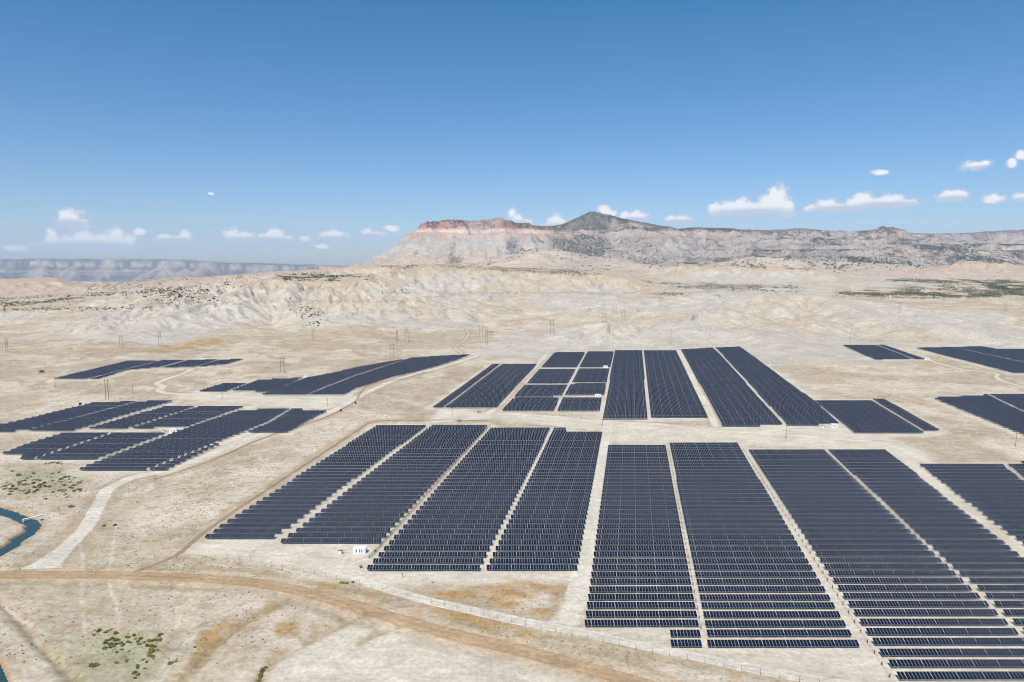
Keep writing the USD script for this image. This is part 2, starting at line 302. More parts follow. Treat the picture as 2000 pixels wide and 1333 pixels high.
ROADS = [  # name, label, material, half width in m, height above ground, pixel points, category
    ('dirt_road', 'wide brown dirt road crossing the foreground', 'dirt_road', 3.6, 0.17, [(-160, 1124), (0, 1124), (162, 1124), (325, 1128), (410, 1132), (500, 1140), (597, 1158), (695, 1186), (792, 1215), (890, 1243), (1000, 1268), (1097, 1294), (1195, 1321), (1290, 1348), (1400, 1380)]),
    ('gravel_road', '', 'gravel_road', 3.6, 0.13, [(78, 1112), (97, 1097), (130, 1068), (165, 1035), (187, 1000), (200, 975), (218, 952), (255, 934), (310, 923), (360, 907), (420, 885), (500, 853), (570, 829), (625, 812), (662, 797), (690, 781), (720, 765), (760, 747), (810, 731), (860, 718), (900, 706), (935, 694)]),
    ('gravel_road', '', 'gravel_road', 3.4, 0.09, [(375, 721), (350, 733), (325, 741), (308, 748), (318, 756), (311, 763), (332, 769), (390, 771), (450, 775), (520, 777), (590, 782), (660, 786), (692, 783)]),
    ('gravel_road', '', 'gravel_road', 4.6, 0.11, [(1187, 826), (1181, 860), (1168, 930), (1157, 1000), (1145, 1080), (1134, 1140), (1122, 1185), (1105, 1212), (1080, 1228)]),
    ('gravel_road', '', 'gravel_road', 2.6, 0.07, [(690, 1128), (760, 1151), (830, 1172), (910, 1190), (1000, 1210), (1100, 1228), (1200, 1249), (1300, 1270), (1400, 1291), (1500, 1311), (1620, 1331), (1750, 1352)]),
    ('gravel_road', '', 'gravel_road', 3.2, 0.08, [(975, 808), (1050, 811), (1176, 824), (1290, 829), (1400, 842), (1520, 848), (1640, 858), (1740, 870), (1790, 890), (1900, 975), (2000, 1060), (2080, 1130)]),
    ('gravel_road', '', 'gravel_road', 2.6, 0.07, [(1068, 692), (1040, 722), (1005, 757), (975, 790), (955, 806), (900, 820), (850, 824)]),
    ('gravel_road', '', 'gravel_road', 2.8, 0.07, [(1324, 684), (1340, 712), (1362, 758), (1384, 800), (1398, 834)]),
    ('gravel_road', '', 'gravel_road', 2.2, 0.07, [(1815, 703), (1840, 712), (1880, 722), (1945, 730), (1946, 737), (1960, 745), (2000, 756), (2060, 768)]),
    ('dirt_trail', '', 'trail', 1.2, 0.15, [(300, 937), (340, 925), (420, 897), (500, 862), (570, 838), (640, 814), (668, 800), (693, 785), (703, 770), (712, 758), (740, 748), (790, 739), (830, 727)]),
    ('dirt_trail', '', 'trail', 1.3, 0.10, [(262, 1118), (320, 1096), (352, 1080), (380, 1055), (430, 1018), (520, 958), (610, 899), (690, 847), (726, 825), (760, 822), (850, 821), (950, 822)]),
    ('footpath', '', 'gravel_road', 0.9, 0.12, [(902, 692), (895, 684), (888, 678), (905, 668), (915, 655), (912, 645), (930, 636), (938, 628)]),
]
ROAD_LABELS = iter(['pale gravel road sweeping from the canal past the left arrays', 'winding pale road to the far left array', 'straight pale gravel road between the two front arrays', 'pale service track along the perimeter fence',
                    'broad pale road behind the front arrays', 'pale lane left of the gridded middle array', 'pale lane between two tall middle arrays', 'pale track curving below the far right array',
                    'narrow brown trail beside the left gravel road', 'narrow brown trail along the front left array', 'thin pale path zigzagging up to the pylons'])

# ------------------------------------------------------------------ landforms
LAND = []


def landform(name, nodes, back, rise, width, gully, cap=(0.15, 0.05), power=1.35, seed=0, amp=(0.22, 0.88, 0.28)):
    """a mesa or ridge: its front rim through pixels at given distances, a plateau behind, gullied slopes around it."""
    p = np.array(nodes, float)
    a, b, c = ray(p[:, 0], p[:, 1])
    rim = np.stack([a / b * p[:, 2], p[:, 2], CAM_H + c / b * p[:, 2]], -1)
    bk = rim[::-1].copy()
    bk[:, :2] *= ((bk[:, 1] + back) / bk[:, 1])[:, None]
    bk[:, 2] += rise
    LAND.append(dict(name=name, rim=rim, loop=np.vstack([rim, bk]), back=back, rise=rise, W=width, L=gully, cap=cap, e=power, seed=seed, amp=amp))


landform('grey_hill', [(505, 546, 1640), (560, 549, 1660), (620, 551, 1680), (690, 549, 1640), (722, 547, 1660)], 480, 8, 430, 64, (0.14, 0.05), 1.15, 1)
landform('grey_hill', [(330, 598, 1560), (400, 576, 1600), (450, 560, 1650), (500, 541, 1690), (540, 538, 1720)], 60, 2, 330, 58, (0.02, 0.05), 1.15, 2)
landform('grey_hill', [(120, 676, 1030), (180, 660, 1090), (250, 640, 1180), (330, 616, 1290), (410, 590, 1430), (480, 560, 1560)], 12, 0, 170, 42, (0.0, 0.05), 1.1, 3)
landform('grey_hill', [(715, 549, 1650), (760, 577, 1560), (800, 598, 1500), (840, 612, 1450)], 20, 0, 190, 48, (0.0, 0.05), 1.1, 4)
landform('bluff', [(-250, 604, 1450), (0, 605, 1450), (100, 604, 1470), (200, 604, 1470), (260, 601, 1500), (330, 599, 1560)], 700, 2, 150, 50, (0.10, 0.06), 1.15, 5)
landform('bluff', [(-250, 555, 2350), (-100, 551, 2380), (0, 552, 2400), (60, 549, 2420), (112, 549, 2430), (140, 556, 2450)], 400, 3, 330, 90, (0.14, 0.04), 1.1, 6)
landform('bluff', [(150, 563, 2600), (220, 558, 2650), (300, 552, 2720), (400, 545, 2800), (500, 537, 2900), (580, 532, 2950), (700, 523, 3000)], 260, 2, 260, 80, (0.12, 0.05), 1.1, 7)
landform('bluff', [(40, 588, 1960), (110, 580, 2050), (200, 577, 2100), (300, 570, 2200), (420, 560, 2300)], 260, 2, 110, 60, (0.1, 0.05), 1.1, 16)
landform('bluff', [(700, 523, 2320), (760, 524, 2300), (860, 521, 2360), (960, 528, 2300), (1080, 533, 2250), (1160, 536, 2200), (1208, 541, 2130), (1238, 552, 2040), (1262, 566, 1960)], 1100, 5, 600, 92, (0.13, 0.04), 1.2, 8)
landform('mound', [(1158, 634, 1060), (1182, 629, 1065), (1202, 634, 1075)], 10, 0, 120, 45, (0.0, 0.05), 1.3, 9)
landform('pale_hill', [(1320, 632, 1140), (1380, 603, 1290), (1430, 586, 1390), (1480, 576, 1450), (1540, 575, 1500), (1600, 579, 1480), (1650, 593, 1400), (1700, 616, 1260)], 130, -8, 340, 66, (0.0, 0.05), 1.15, 10)
landform('white_mesa', [(1292, 546, 3250), (1335, 517, 3400), (1400, 519, 3400), (1500, 523, 3350), (1590, 526, 3300), (1615, 535, 3230), (1642, 548, 3120)], 260, 2, 430, 115, (0.14, 0.05), 1.1, 11)
landform('round_hill', [(1845, 526, 4000), (1876, 511, 4100), (1920, 511, 4150), (1962, 514, 4100), (2000, 523, 4000), (2070, 528, 3950)], 250, 2, 430, 120, (0.08, 0.05), 1.1, 12)
landform('round_hill', [(1760, 525, 4300), (1775, 523, 4300)], 40, 0, 300, 120, (0.02, 0.05), 1.2, 13)
NEAR = len(LAND)
landform('foothill', [(1470, 503, 5600), (1560, 507, 5600), (1640, 511, 5500), (1700, 515, 5400), (1780, 519, 5300), (1850, 524, 5200), (2100, 535, 5200)], 900, 5, 560, 200, (0.1, 0.05), 1.2, 14)
landform('foothill', [(1050, 488, 6400), (1085, 490, 6200), (1150, 504, 5900), (1250, 518, 5500), (1330, 524, 5300)], 300, 10, 900, 260, (0.02, 0.05), 1.25, 15)
landform('butte', [(788, 466, 8000), (800, 455, 7980), (835, 451, 7900), (900, 459, 7800), (950, 461, 7700), (1000, 456, 7700), (1040, 457, 7850), (1062, 470, 8300)], 900, 30, 430, 200, (0.26, 0.08), 1.0, 21, (0.55, 0.6, 0.2))
landform('butte', [(845, 434, 8350), (880, 430, 8450), (920, 432, 8450), (975, 427, 8450), (1010, 437, 8700), (1060, 443, 9000), (1105, 440, 9300)], 60, 0, 600, 190, (0.0, 0.05), 0.95, 22)
landform('summit', [(1100, 440, 9300), (1132, 427, 9400), (1150, 418.5, 9450), (1160, 413, 9480), (1172, 416, 9480), (1192, 420, 9450), (1230, 430, 9400), (1285, 442, 9300), (1320, 447, 9400), (1370, 445, 9600), (1450, 449, 9800), (1500, 450, 9900), (1560, 446, 9900),
                     (1650, 452, 9700), (1700, 450, 9600), (1727, 441, 9600), (1748, 455, 9700), (1800, 457, 10800), (1870, 456, 11500), (1960, 450, 11500), (2150, 448, 11500)], 40, 0, 1800, 480, (0.03, 0.03), 1.05, 23, (0.3, 0.85, 0.3))
landform('butte', [(1165, 456, 8600), (1235, 446, 8450), (1290, 454, 8350), (1322, 464, 8450)], 700, 40, 1000, 250, (0.22, 0.05), 1.1, 24, (0.5, 0.6, 0.2))
landform('bench', [(1325, 480, 8300), (1390, 486, 8000), (1450, 484, 7900), (1520, 489, 7850), (1600, 488, 7900), (1690, 484, 8000), (1760, 478, 8200), (1850, 482, 8000), (1930, 478, 8200), (2150, 480, 8200)], 1500, 60, 800, 220, (0.22, 0.06), 1.1, 25, (0.35, 0.8, 0.3))
NFAR = len(LAND)
landform('far_mesa', [(-350, 512, 19000), (0, 511, 19000), (60, 508, 19500), (280, 508.5, 20000), (360, 511, 20000), (450, 516, 20500), (560, 519, 21000), (640, 522, 22000), (760, 525, 24000)], 2500, 60, 1500, 500, (0.22, 0.05), 1.0, 26)
landform('far_mesa', [(300, 509.5, 25000), (340, 508, 25000), (480, 512.5, 25000), (500, 516, 25000)], 1500, 0, 1500, 900, (0.1, 0.05), 1.1, 27)


def base_z(x, y):
    c = x / np.maximum(y, 1) * F + 1000
    left = np.interp(y, [1300, 2300, 2900, 4700], [0, 24, 20, -170])
    return np.interp(y, [1300, 2600, 5000, 7500, 12000], [0, 28, 42, 90, 120]) * sstep(640, 740, c) + left * (1 - sstep(640, 740, c))


def gullies(x, y, gx_, gy_, cell, seed):
    """rills running down the slope (gx_, gy_): a sum of oriented ripples around jittered pivots; value in -1..1 and its slope"""
    sl = np.hypot(gx_, gy_) + 1e-9
    dx, dy = -gy_ / sl, gx_ / sl
    px, py = x / cell, y / cell
    ix, iy = np.floor(px), np.floor(py)
    val, ws, ddx, ddy = (np.zeros_like(x) for _ in range(4))
    for i in (-1, 0, 1):
        for j in (-1, 0, 1):
            hx, hy = (ix + i).astype(np.int64), (iy + j).astype(np.int64)
            hs = (hx * 374761393 + hy * 668265263 + seed * 144665) & 0xFFFFFFFF
            hs = ((hs ^ (hs >> 13)) * 1274126177) & 0xFFFFFFFF
            jx, jy = (hs & 0xFFFF) / 65536.0, ((hs >> 16) & 0xFFFF) / 65536.0
            qx, qy = px - (ix + i + jx), py - (iy + j + jy)
            w = np.exp(-2.6 * (qx * qx + qy * qy))
            ph = qx * dx + qy * dy + 0.5 * ((hs >> 5) & 1)
            fr = ph - np.floor(ph)
            val += w * (1 - 4 * np.abs(fr - 0.5))
            k = np.where(fr < 0.5, 4.0, -4.0) * w / cell
            ddx += k * dx
            ddy += k * dy
            ws += w
    return val / ws, ddx / ws, ddy / ws


def raise_land(lo, hi, x, y, zb):
    """smooth heights, share of the landform's height (0 foot .. 1 rim), landform index"""
    h, frac, idx = zb.copy(), np.zeros_like(zb), np.full(zb.shape, -1)
    for k in range(lo, hi):
        D = LAND[k]
        lp, W, L = D['loop'], D['W'], D['L']
        reach = W * 1.6
        near = np.flatnonzero((x > lp[:, 0].min() - reach) & (x < lp[:, 0].max() + reach) & (y > lp[:, 1].min() - reach) & (y < lp[:, 1].max() + reach))
        if not len(near):
            continue
        X, Y = x[near], y[near]
        wx = X + 0.5 * L * (n2(X, Y, L * 1.1, 60 + D['seed'], 3) - 0.5)
        wy = Y + 0.5 * L * (n2(X, Y, L * 1.1, 70 + D['seed'], 3) - 0.5)
        best, zt, ws = np.full(len(X), 1e18), np.zeros(len(X)), np.zeros(len(X))
        for i in range(len(lp)):
            A, B = lp[i], lp[(i + 1) % len(lp)]
            e = B[:2] - A[:2]
            ln = max(np.hypot(*e), 1e-6)
            t = np.clip(((wx - A[0]) * e[0] + (wy - A[1]) * e[1]) / ln ** 2, 0, 1)
            d = np.hypot(wx - A[0] - t * e[0], wy - A[1] - t * e[1])
            best = np.minimum(best, d)
            w = 1 / (d + 4.0) ** 4
            zt += w * (A[2] + t * (B[2] - A[2]))
            ws += w
        zt /= ws
        inside = shapely.contains_xy(shapely.Polygon(lp[:, :2]).buffer(0), wx, wy)
        spur = n2(X, Y, W * 0.55, 75 + D['seed'], 2)
        We = W * (0.62 + 0.76 * np.clip((spur - 0.5) * 1.6 + 0.5, 0, 1))
        t = np.clip(best / We, 0, 1)
        cf, cw = D['cap']
        cwl = cw * (0.6 + 0.8 * n2(X, Y, L * 0.6, 77 + D['seed'], 2))
        P = np.where(t < cwl, 1 - cf * t / cwl, (1 - cf) * np.clip((1 - t) / (1 - cwl), 0, 1) ** D['e'])
        rc = D['rim']
        cc = rc[:, 0] / rc[:, 1]
        ztop = np.interp(X / Y, cc, rc[:, 2]) + D['rise'] * np.clip((Y - np.interp(X / Y, cc, rc[:, 1])) / D['back'], 0, 1)
        hh = np.where(inside, ztop + (n2(X, Y, L * 0.7, 90 + D['seed'], 3) - 0.5) * 0.06 * L * np.clip(best / 50, 0, 1), zb[near] + (zt - zb[near]) * P)
        fr = np.where(inside, 1.0, P)
        m = hh > h[near] + 0.02
        h[near[m]], frac[near[m]], idx[near[m]] = hh[m], fr[m], k
    return h, frac, idx


def carve(Cc, Yv, Z, frac, cells, strength, foot):
    """cuts gullies into the raised land on a lattice of sight columns Cc and distances Yv"""
    Y, C = np.meshgrid(Yv, Cc, indexing='ij')
    X = C * Y
    zc, zy = np.gradient(Z, Cc, axis=1), np.gradient(Z, Yv, axis=0)
    gx_ = zc / Y
    gy_ = zy - C * gx_
    gx_, gy_ = ndimage.gaussian_filter(gx_, 1.5), ndimage.gaussian_filter(gy_, 1.5)
    on = frac > 0.004
    x, y, gx1, gy1 = X[on], Y[on], gx_[on], gy_[on]
    sl = np.clip(1.25 * np.hypot(gx1, gy1) + 0.03, 0, 0.45)
    tall = np.clip(Z - foot, 0.0, None)[on]
    fade = sstep(0.0, 0.10, frac[on]) * (0.25 + 0.75 * sstep(1.0, 0.8, frac[on]))
    add, first = np.zeros_like(x), None
    for o, cell in enumerate(cells):
        v, ax, ay = gullies(x, y, gx1, gy1, cell, 11 + o)
        amp = np.minimum(strength * cell * sl * fade * 0.74 ** o, 0.24 * tall)
        add += amp * (v - 0.15)
        gx1, gy1 = gx1 + amp * ax * 0.45, gy1 + amp * ay * 0.45
        first = v if first is None else first + 0.5 * v
    out, gul = Z.copy(), np.zeros_like(Z)
    out[on] += add
    gul[on] = first
    return out, gul


# rasters of what the ground carries, 2 m cells
RX, RY, RC = -1500.0, 60.0, 2.0
gx, gy = np.meshgrid(np.arange(RX, 1500, RC), np.arange(RY, 1500, RC))


def raster(polys):
    m = np.zeros(gx.shape, bool)
    for p in polys:
        m |= shapely.contains_xy(p, gx, gy)
    return m


def sample(field, x, y):
    return ndimage.map_coordinates(field.astype(np.float32), [(y - RY) / RC, (x - RX) / RC], order=1, mode='nearest')


def dense(pts, step):
    p = np.asarray(pts, float)
    d = np.r_[0, np.cumsum(np.hypot(*np.diff(p, axis=0).T))]
    from scipy.interpolate import PchipInterpolator
    s = np.linspace(0, d[-1], max(int(d[-1] / step), 2) + 1)
    return np.stack([PchipInterpolator(d, p[:, 0])(s), PchipInterpolator(d, p[:, 1])(s)], -1)


block_polys = [shapely.Polygon(w).buffer(0) for w in WORLD.values()]
blocks_d = ndimage.distance_transform_edt(~raster(block_polys)) * RC
road_lines = [dense(plane(*np.array(r[5], float).T), 3.0) for r in ROADS]
road_d = ndimage.distance_transform_edt(~raster([shapely.LineString(l).buffer(r[3]) for r, l in zip(ROADS, road_lines)])) * RC
main_d = ndimage.distance_transform_edt(~raster([shapely.LineString(road_lines[0]).buffer(1.2)])) * RC
PX = lambda *p: shapely.Polygon(plane(*np.array(p, float).T)).buffer(0)  # noqa: E731


def soft(polys, blur):
    return ndimage.gaussian_filter(raster(polys).astype(np.float32), blur / RC)


pads = soft([PX((330, 1082), (400, 1054), (540, 1060), (745, 1060), (712, 1115), (1130, 1114), (1122, 1140), (830, 1140), (770, 1150), (700, 1140), (600, 1117), (480, 1093)),
             PX((860, 800), (980, 806), (1176, 822), (1400, 835), (1650, 834), (1720, 850), (1800, 880), (2000, 1040), (2080, 1130), (1990, 1075), (1730, 876), (1600, 876), (1440, 864), (1188, 862), (1180, 842), (960, 818), (830, 828)),
             PX((340, 768), (690, 772), (700, 786), (640, 800), (560, 796), (350, 778)), PX((480, 850), (560, 848), (645, 803), (700, 785), (660, 806), (560, 845), (430, 890), (300, 935), (330, 918)),
             PX((1120, 1226), (1310, 1228), (1310, 1265), (1690, 1267), (1760, 1360), (1640, 1340), (1300, 1270), (1060, 1222)),
             PX((600, 1260), (700, 1215), (780, 1222), (950, 1268), (1100, 1310), (1170, 1345), (480, 1345), (520, 1300))], 2.0)
orange = soft([PX((350, 1090), (450, 1084), (560, 1112), (680, 1148), (800, 1172), (900, 1198), (1060, 1236), (1200, 1268), (1050, 1250), (900, 1218), (760, 1182), (620, 1142), (480, 1112), (380, 1112)),
               PX((830, 1152), (930, 1140), (1060, 1142), (1118, 1150), (1108, 1190), (1075, 1215), (960, 1190), (860, 1168)),
               PX((575, 1200), (608, 1200), (600, 1215), (620, 1232), (600, 1245), (550, 1245), (565, 1222)), PX((505, 1298), (535, 1270), (560, 1258), (530, 1290), (500, 1315)),
               PX((400, 1210), (500, 1185), (570, 1165), (560, 1185), (480, 1225), (420, 1270), (360, 1330), (320, 1345), (350, 1290)),
               PX((200, 935), (330, 918), (250, 925), (160, 921)), PX((930, 823), (1090, 832), (960, 832)), PX((60, 1235), (110, 1220), (160, 1235), (330, 1222), (320, 1250), (230, 1240)),
               PX((400, 780), (470, 788), (560, 792), (480, 795)), PX((230, 690), (330, 675), (420, 660), (440, 672), (330, 690)), PX((0, 978), (40, 985), (85, 1003), (40, 996)),
               PX((280, 1050), (330, 1060), (300, 1075), (240, 1062)), PX((1390, 1262), (1500, 1268), (1600, 1300), (1480, 1290)),
               PX((130, 1115), (260, 1113), (320, 1120), (200, 1121))], 3.0)
greenish = soft([PX((120, 1240), (180, 1225), (320, 1232), (330, 1270), (280, 1345), (150, 1345)), PX((0, 905), (60, 915), (150, 930), (160, 960), (60, 970), (0, 965))], 5.0)
CANAL = dense(plane(*np.array([(-420, 940), (-160, 965), (-60, 982), (0, 996), (40, 1009), (62, 1020), (62, 1034), (40, 1050), (10, 1071), (-40, 1102), (-130, 1165), (-110, 1225), (-48, 1275), (-16, 1318), (2, 1360)], float).T), 2.0)
canal_d = ndimage.distance_transform_edt(~raster([shapely.LineString(CANAL).buffer(1.6)])) * RC


LINES = [(2.0, [(498, 1350), (520, 1305), (560, 1272), (620, 1240), (690, 1206), (722, 1192)]), (1.8, [(330, 1350), (380, 1300), (430, 1250), (470, 1218), (520, 1192), (572, 1166)]), (1.6, [(-20, 1150), (30, 1205), (75, 1255), (120, 1300), (170, 1350)]),
         (1.4, [(690, 1262), (735, 1238), (780, 1222)])]
PATHS = [[(158, 1136), (161, 1180), (163, 1235)], [(212, 1134), (226, 1190), (236, 1255)], [(160, 1115), (160, 1075), (152, 1050)], [(210, 1112), (222, 1060), (228, 1020)], [(0, 1175), (45, 1210), (95, 1240)], [(380, 1240), (340, 1290), (300, 1345)], [(372, 1242), (328, 1292), (285, 1345)], [(640, 1000), (560, 1030), (480, 1078)]]


def line_dist(x, y, pts):
    p = dense(plane(*np.array(pts, float).T), 4.0)
    out = np.full(x.shape, 99.0)
    m = (y < p[:, 1].max() + 12) & (y > p[:, 1].min() - 12) & (x > p[:, 0].min() - 12) & (x < p[:, 0].max() + 12)
    if m.any():
        X, Y, d = x[m], y[m], np.full(m.sum(), 99.0)
        X = X + 1.6 * (n2(X, Y, 9, 39, 2) - 0.5)
        for a, b in zip(p[:-1], p[1:]):
            e = b - a
            t = np.clip(((X - a[0]) * e[0] + (Y - a[1]) * e[1]) / (e @ e), 0, 1)
            d = np.minimum(d, np.hypot(X - a[0] - t * e[0], Y - a[1] - t * e[1]))
        out[m] = d
    return out


def wash(x, y):
    """thin dry channels wandering over the plain"""
    v = np.abs(2 * n2(x + 0.5 * y, y, 85, 36, 4) - 1)
    return np.exp(-(v / 0.035) ** 2) * sstep(0.42, 0.58, n2(x, y, 150, 37, 2))


def micro(x, y):
    """the gentle relief of the plain; nearly flat where the arrays stand"""
    away = np.where(y < 1480, sstep(6, 60, np.minimum(sample(blocks_d, x, y), sample(road_d, x, y) * 2.5)), 1.0)
    far = sstep(900, 1500, y)
    h = 0.5 * (n2(x, y, 160, 31, 2) - 0.5)
    h += away * (1.6 * (n2(x, y, 70, 32, 3) - 0.5) + 0.55 * (n2(x, y, 9, 33, 3) - 0.5) - 0.55 * np.abs(2 * n2(x + 0.3 * y, 0.8 * y, 15, 38, 4) - 1))
    ridged = 1 - np.abs(2 * n2(x + 0.4 * y, y, 130, 34, 4) - 1)
    h += away * (2.0 + 9.0 * far) * (ridged - 0.75) * sstep(560, 1200, y + 0.15 * np.abs(x))
    h += away * far * 8 * (n2(x, y, 420, 35, 3) - 0.5)
    h -= away * 0.45 * wash(x, y)
    for wd, pts in LINES:
        h -= 0.55 * wd * np.exp(-(line_dist(x, y, pts) / wd) ** 2)
    cd = sample(canal_d, x, y)
    bank = 1 - sstep(1.0, 3.4, cd)
    return h * (1 - 0.92 * (1 - sstep(3, 14, cd))) - 1.9 * bank * (y < 1400)


def rows_y():
    ys = [60.0]
    while ys[-1] < 4700:
        y = ys[-1]
        step = np.clip(y * y / 98000, 0.9, 7.5) if y > 185 else 6.0
        if y > 2500:
            step = 7.5 + (y - 2500) / 250
        ys.append(y + step)
    return np.array(ys)


def lattice(cols, ys):
    c = (cols - 1000) / F
    Y, C = np.meshgrid(ys, c, indexing='ij')
    return C * Y, Y


def normals_of(P):
    du = np.gradient(P, axis=1)
    dv = np.gradient(P, axis=0)
    n = np.cross(du, dv)
    return n / np.linalg.norm(n, axis=-1, keepdims=True)


COLS = np.r_[np.linspace(-2600, -450, 14), np.linspace(-420, -70, 18), np.arange(-60, 2061, 2.3), np.linspace(2070, 2420, 18), np.linspace(2450, 4600, 14)]
YS = rows_y()
GX, GY = lattice(COLS, YS)
zb = base_z(GX, GY) + micro(GX, GY)
GZ, GFR, GID = (a.reshape(GX.shape) for a in raise_land(0, NEAR, GX.ravel(), GY.ravel(), zb.ravel()))
GFR0 = GFR
Z1, U1 = carve((COLS - 1000) / F, YS, GZ, GFR, (160, 74, 36, 17), 0.66, zb)
Z2, U2 = carve((COLS - 1000) / F, YS, GZ, GFR, (300, 140, 68, 34), 0.62, zb)
fb = sstep(2300, 2900, GY)
clear = np.where(GY < 1480, sstep(8, 110, np.minimum(sample(blocks_d, GX, GY), 3 * sample(road_d, GX, GY) + 25)), 1.0)
GZ, GRUN = zb + (Z1 + (Z2 - Z1) * fb - zb) * clear, U1 + (U2 - U1) * fb


def ground(x, y):
    """height of the built ground at x, y"""
    c = np.asarray(x) / np.asarray(y) * F + 1000
    ci = np.interp(c, COLS, np.arange(len(COLS)))
    yi = np.interp(y, YS, np.arange(len(YS)))
    return ndimage.map_coordinates(GZ, [np.atleast_1d(yi), np.atleast_1d(ci)], order=1, mode='nearest').reshape(np.shape(x))


def caster(cols, ys, Z):
    def cast(px, py):
        """where the sight line of a pixel meets the ground"""
        a, b, c = ray(px, py)
        col = np.atleast_1d(np.interp(np.atleast_1d(a / b) * F + 1000, cols, np.arange(len(cols)))).round().astype(int)
        m = np.atleast_1d(c / b)
        out = np.full((len(m), 3), np.nan)
        for i in range(len(m)):
            hit = Z[:, col[i]] >= CAM_H + m[i] * ys
            if hit.any():
                k = int(np.argmax(hit))
                y = ys[k]
                if k:
                    g0, g1 = CAM_H + m[i] * ys[k - 1] - Z[k - 1, col[i]], Z[k, col[i]] - CAM_H - m[i] * ys[k]
                    y = ys[k - 1] + (ys[k] - ys[k - 1]) * g0 / max(g0 + g1, 1e-9)
                out[i] = np.atleast_1d(a / b)[i] * y, y, CAM_H + m[i] * y
        return out
    return cast


cast = caster(COLS, YS, GZ)


def at(px, py):
    p = cast(np.array([float(px)]), np.array([float(py)]))[0]
    return p


# ------------------------------------------------------------------ colours of the ground
def lerp(a, b, t):
    return a + (np.asarray(b) - a) * np.asarray(t)[..., None]


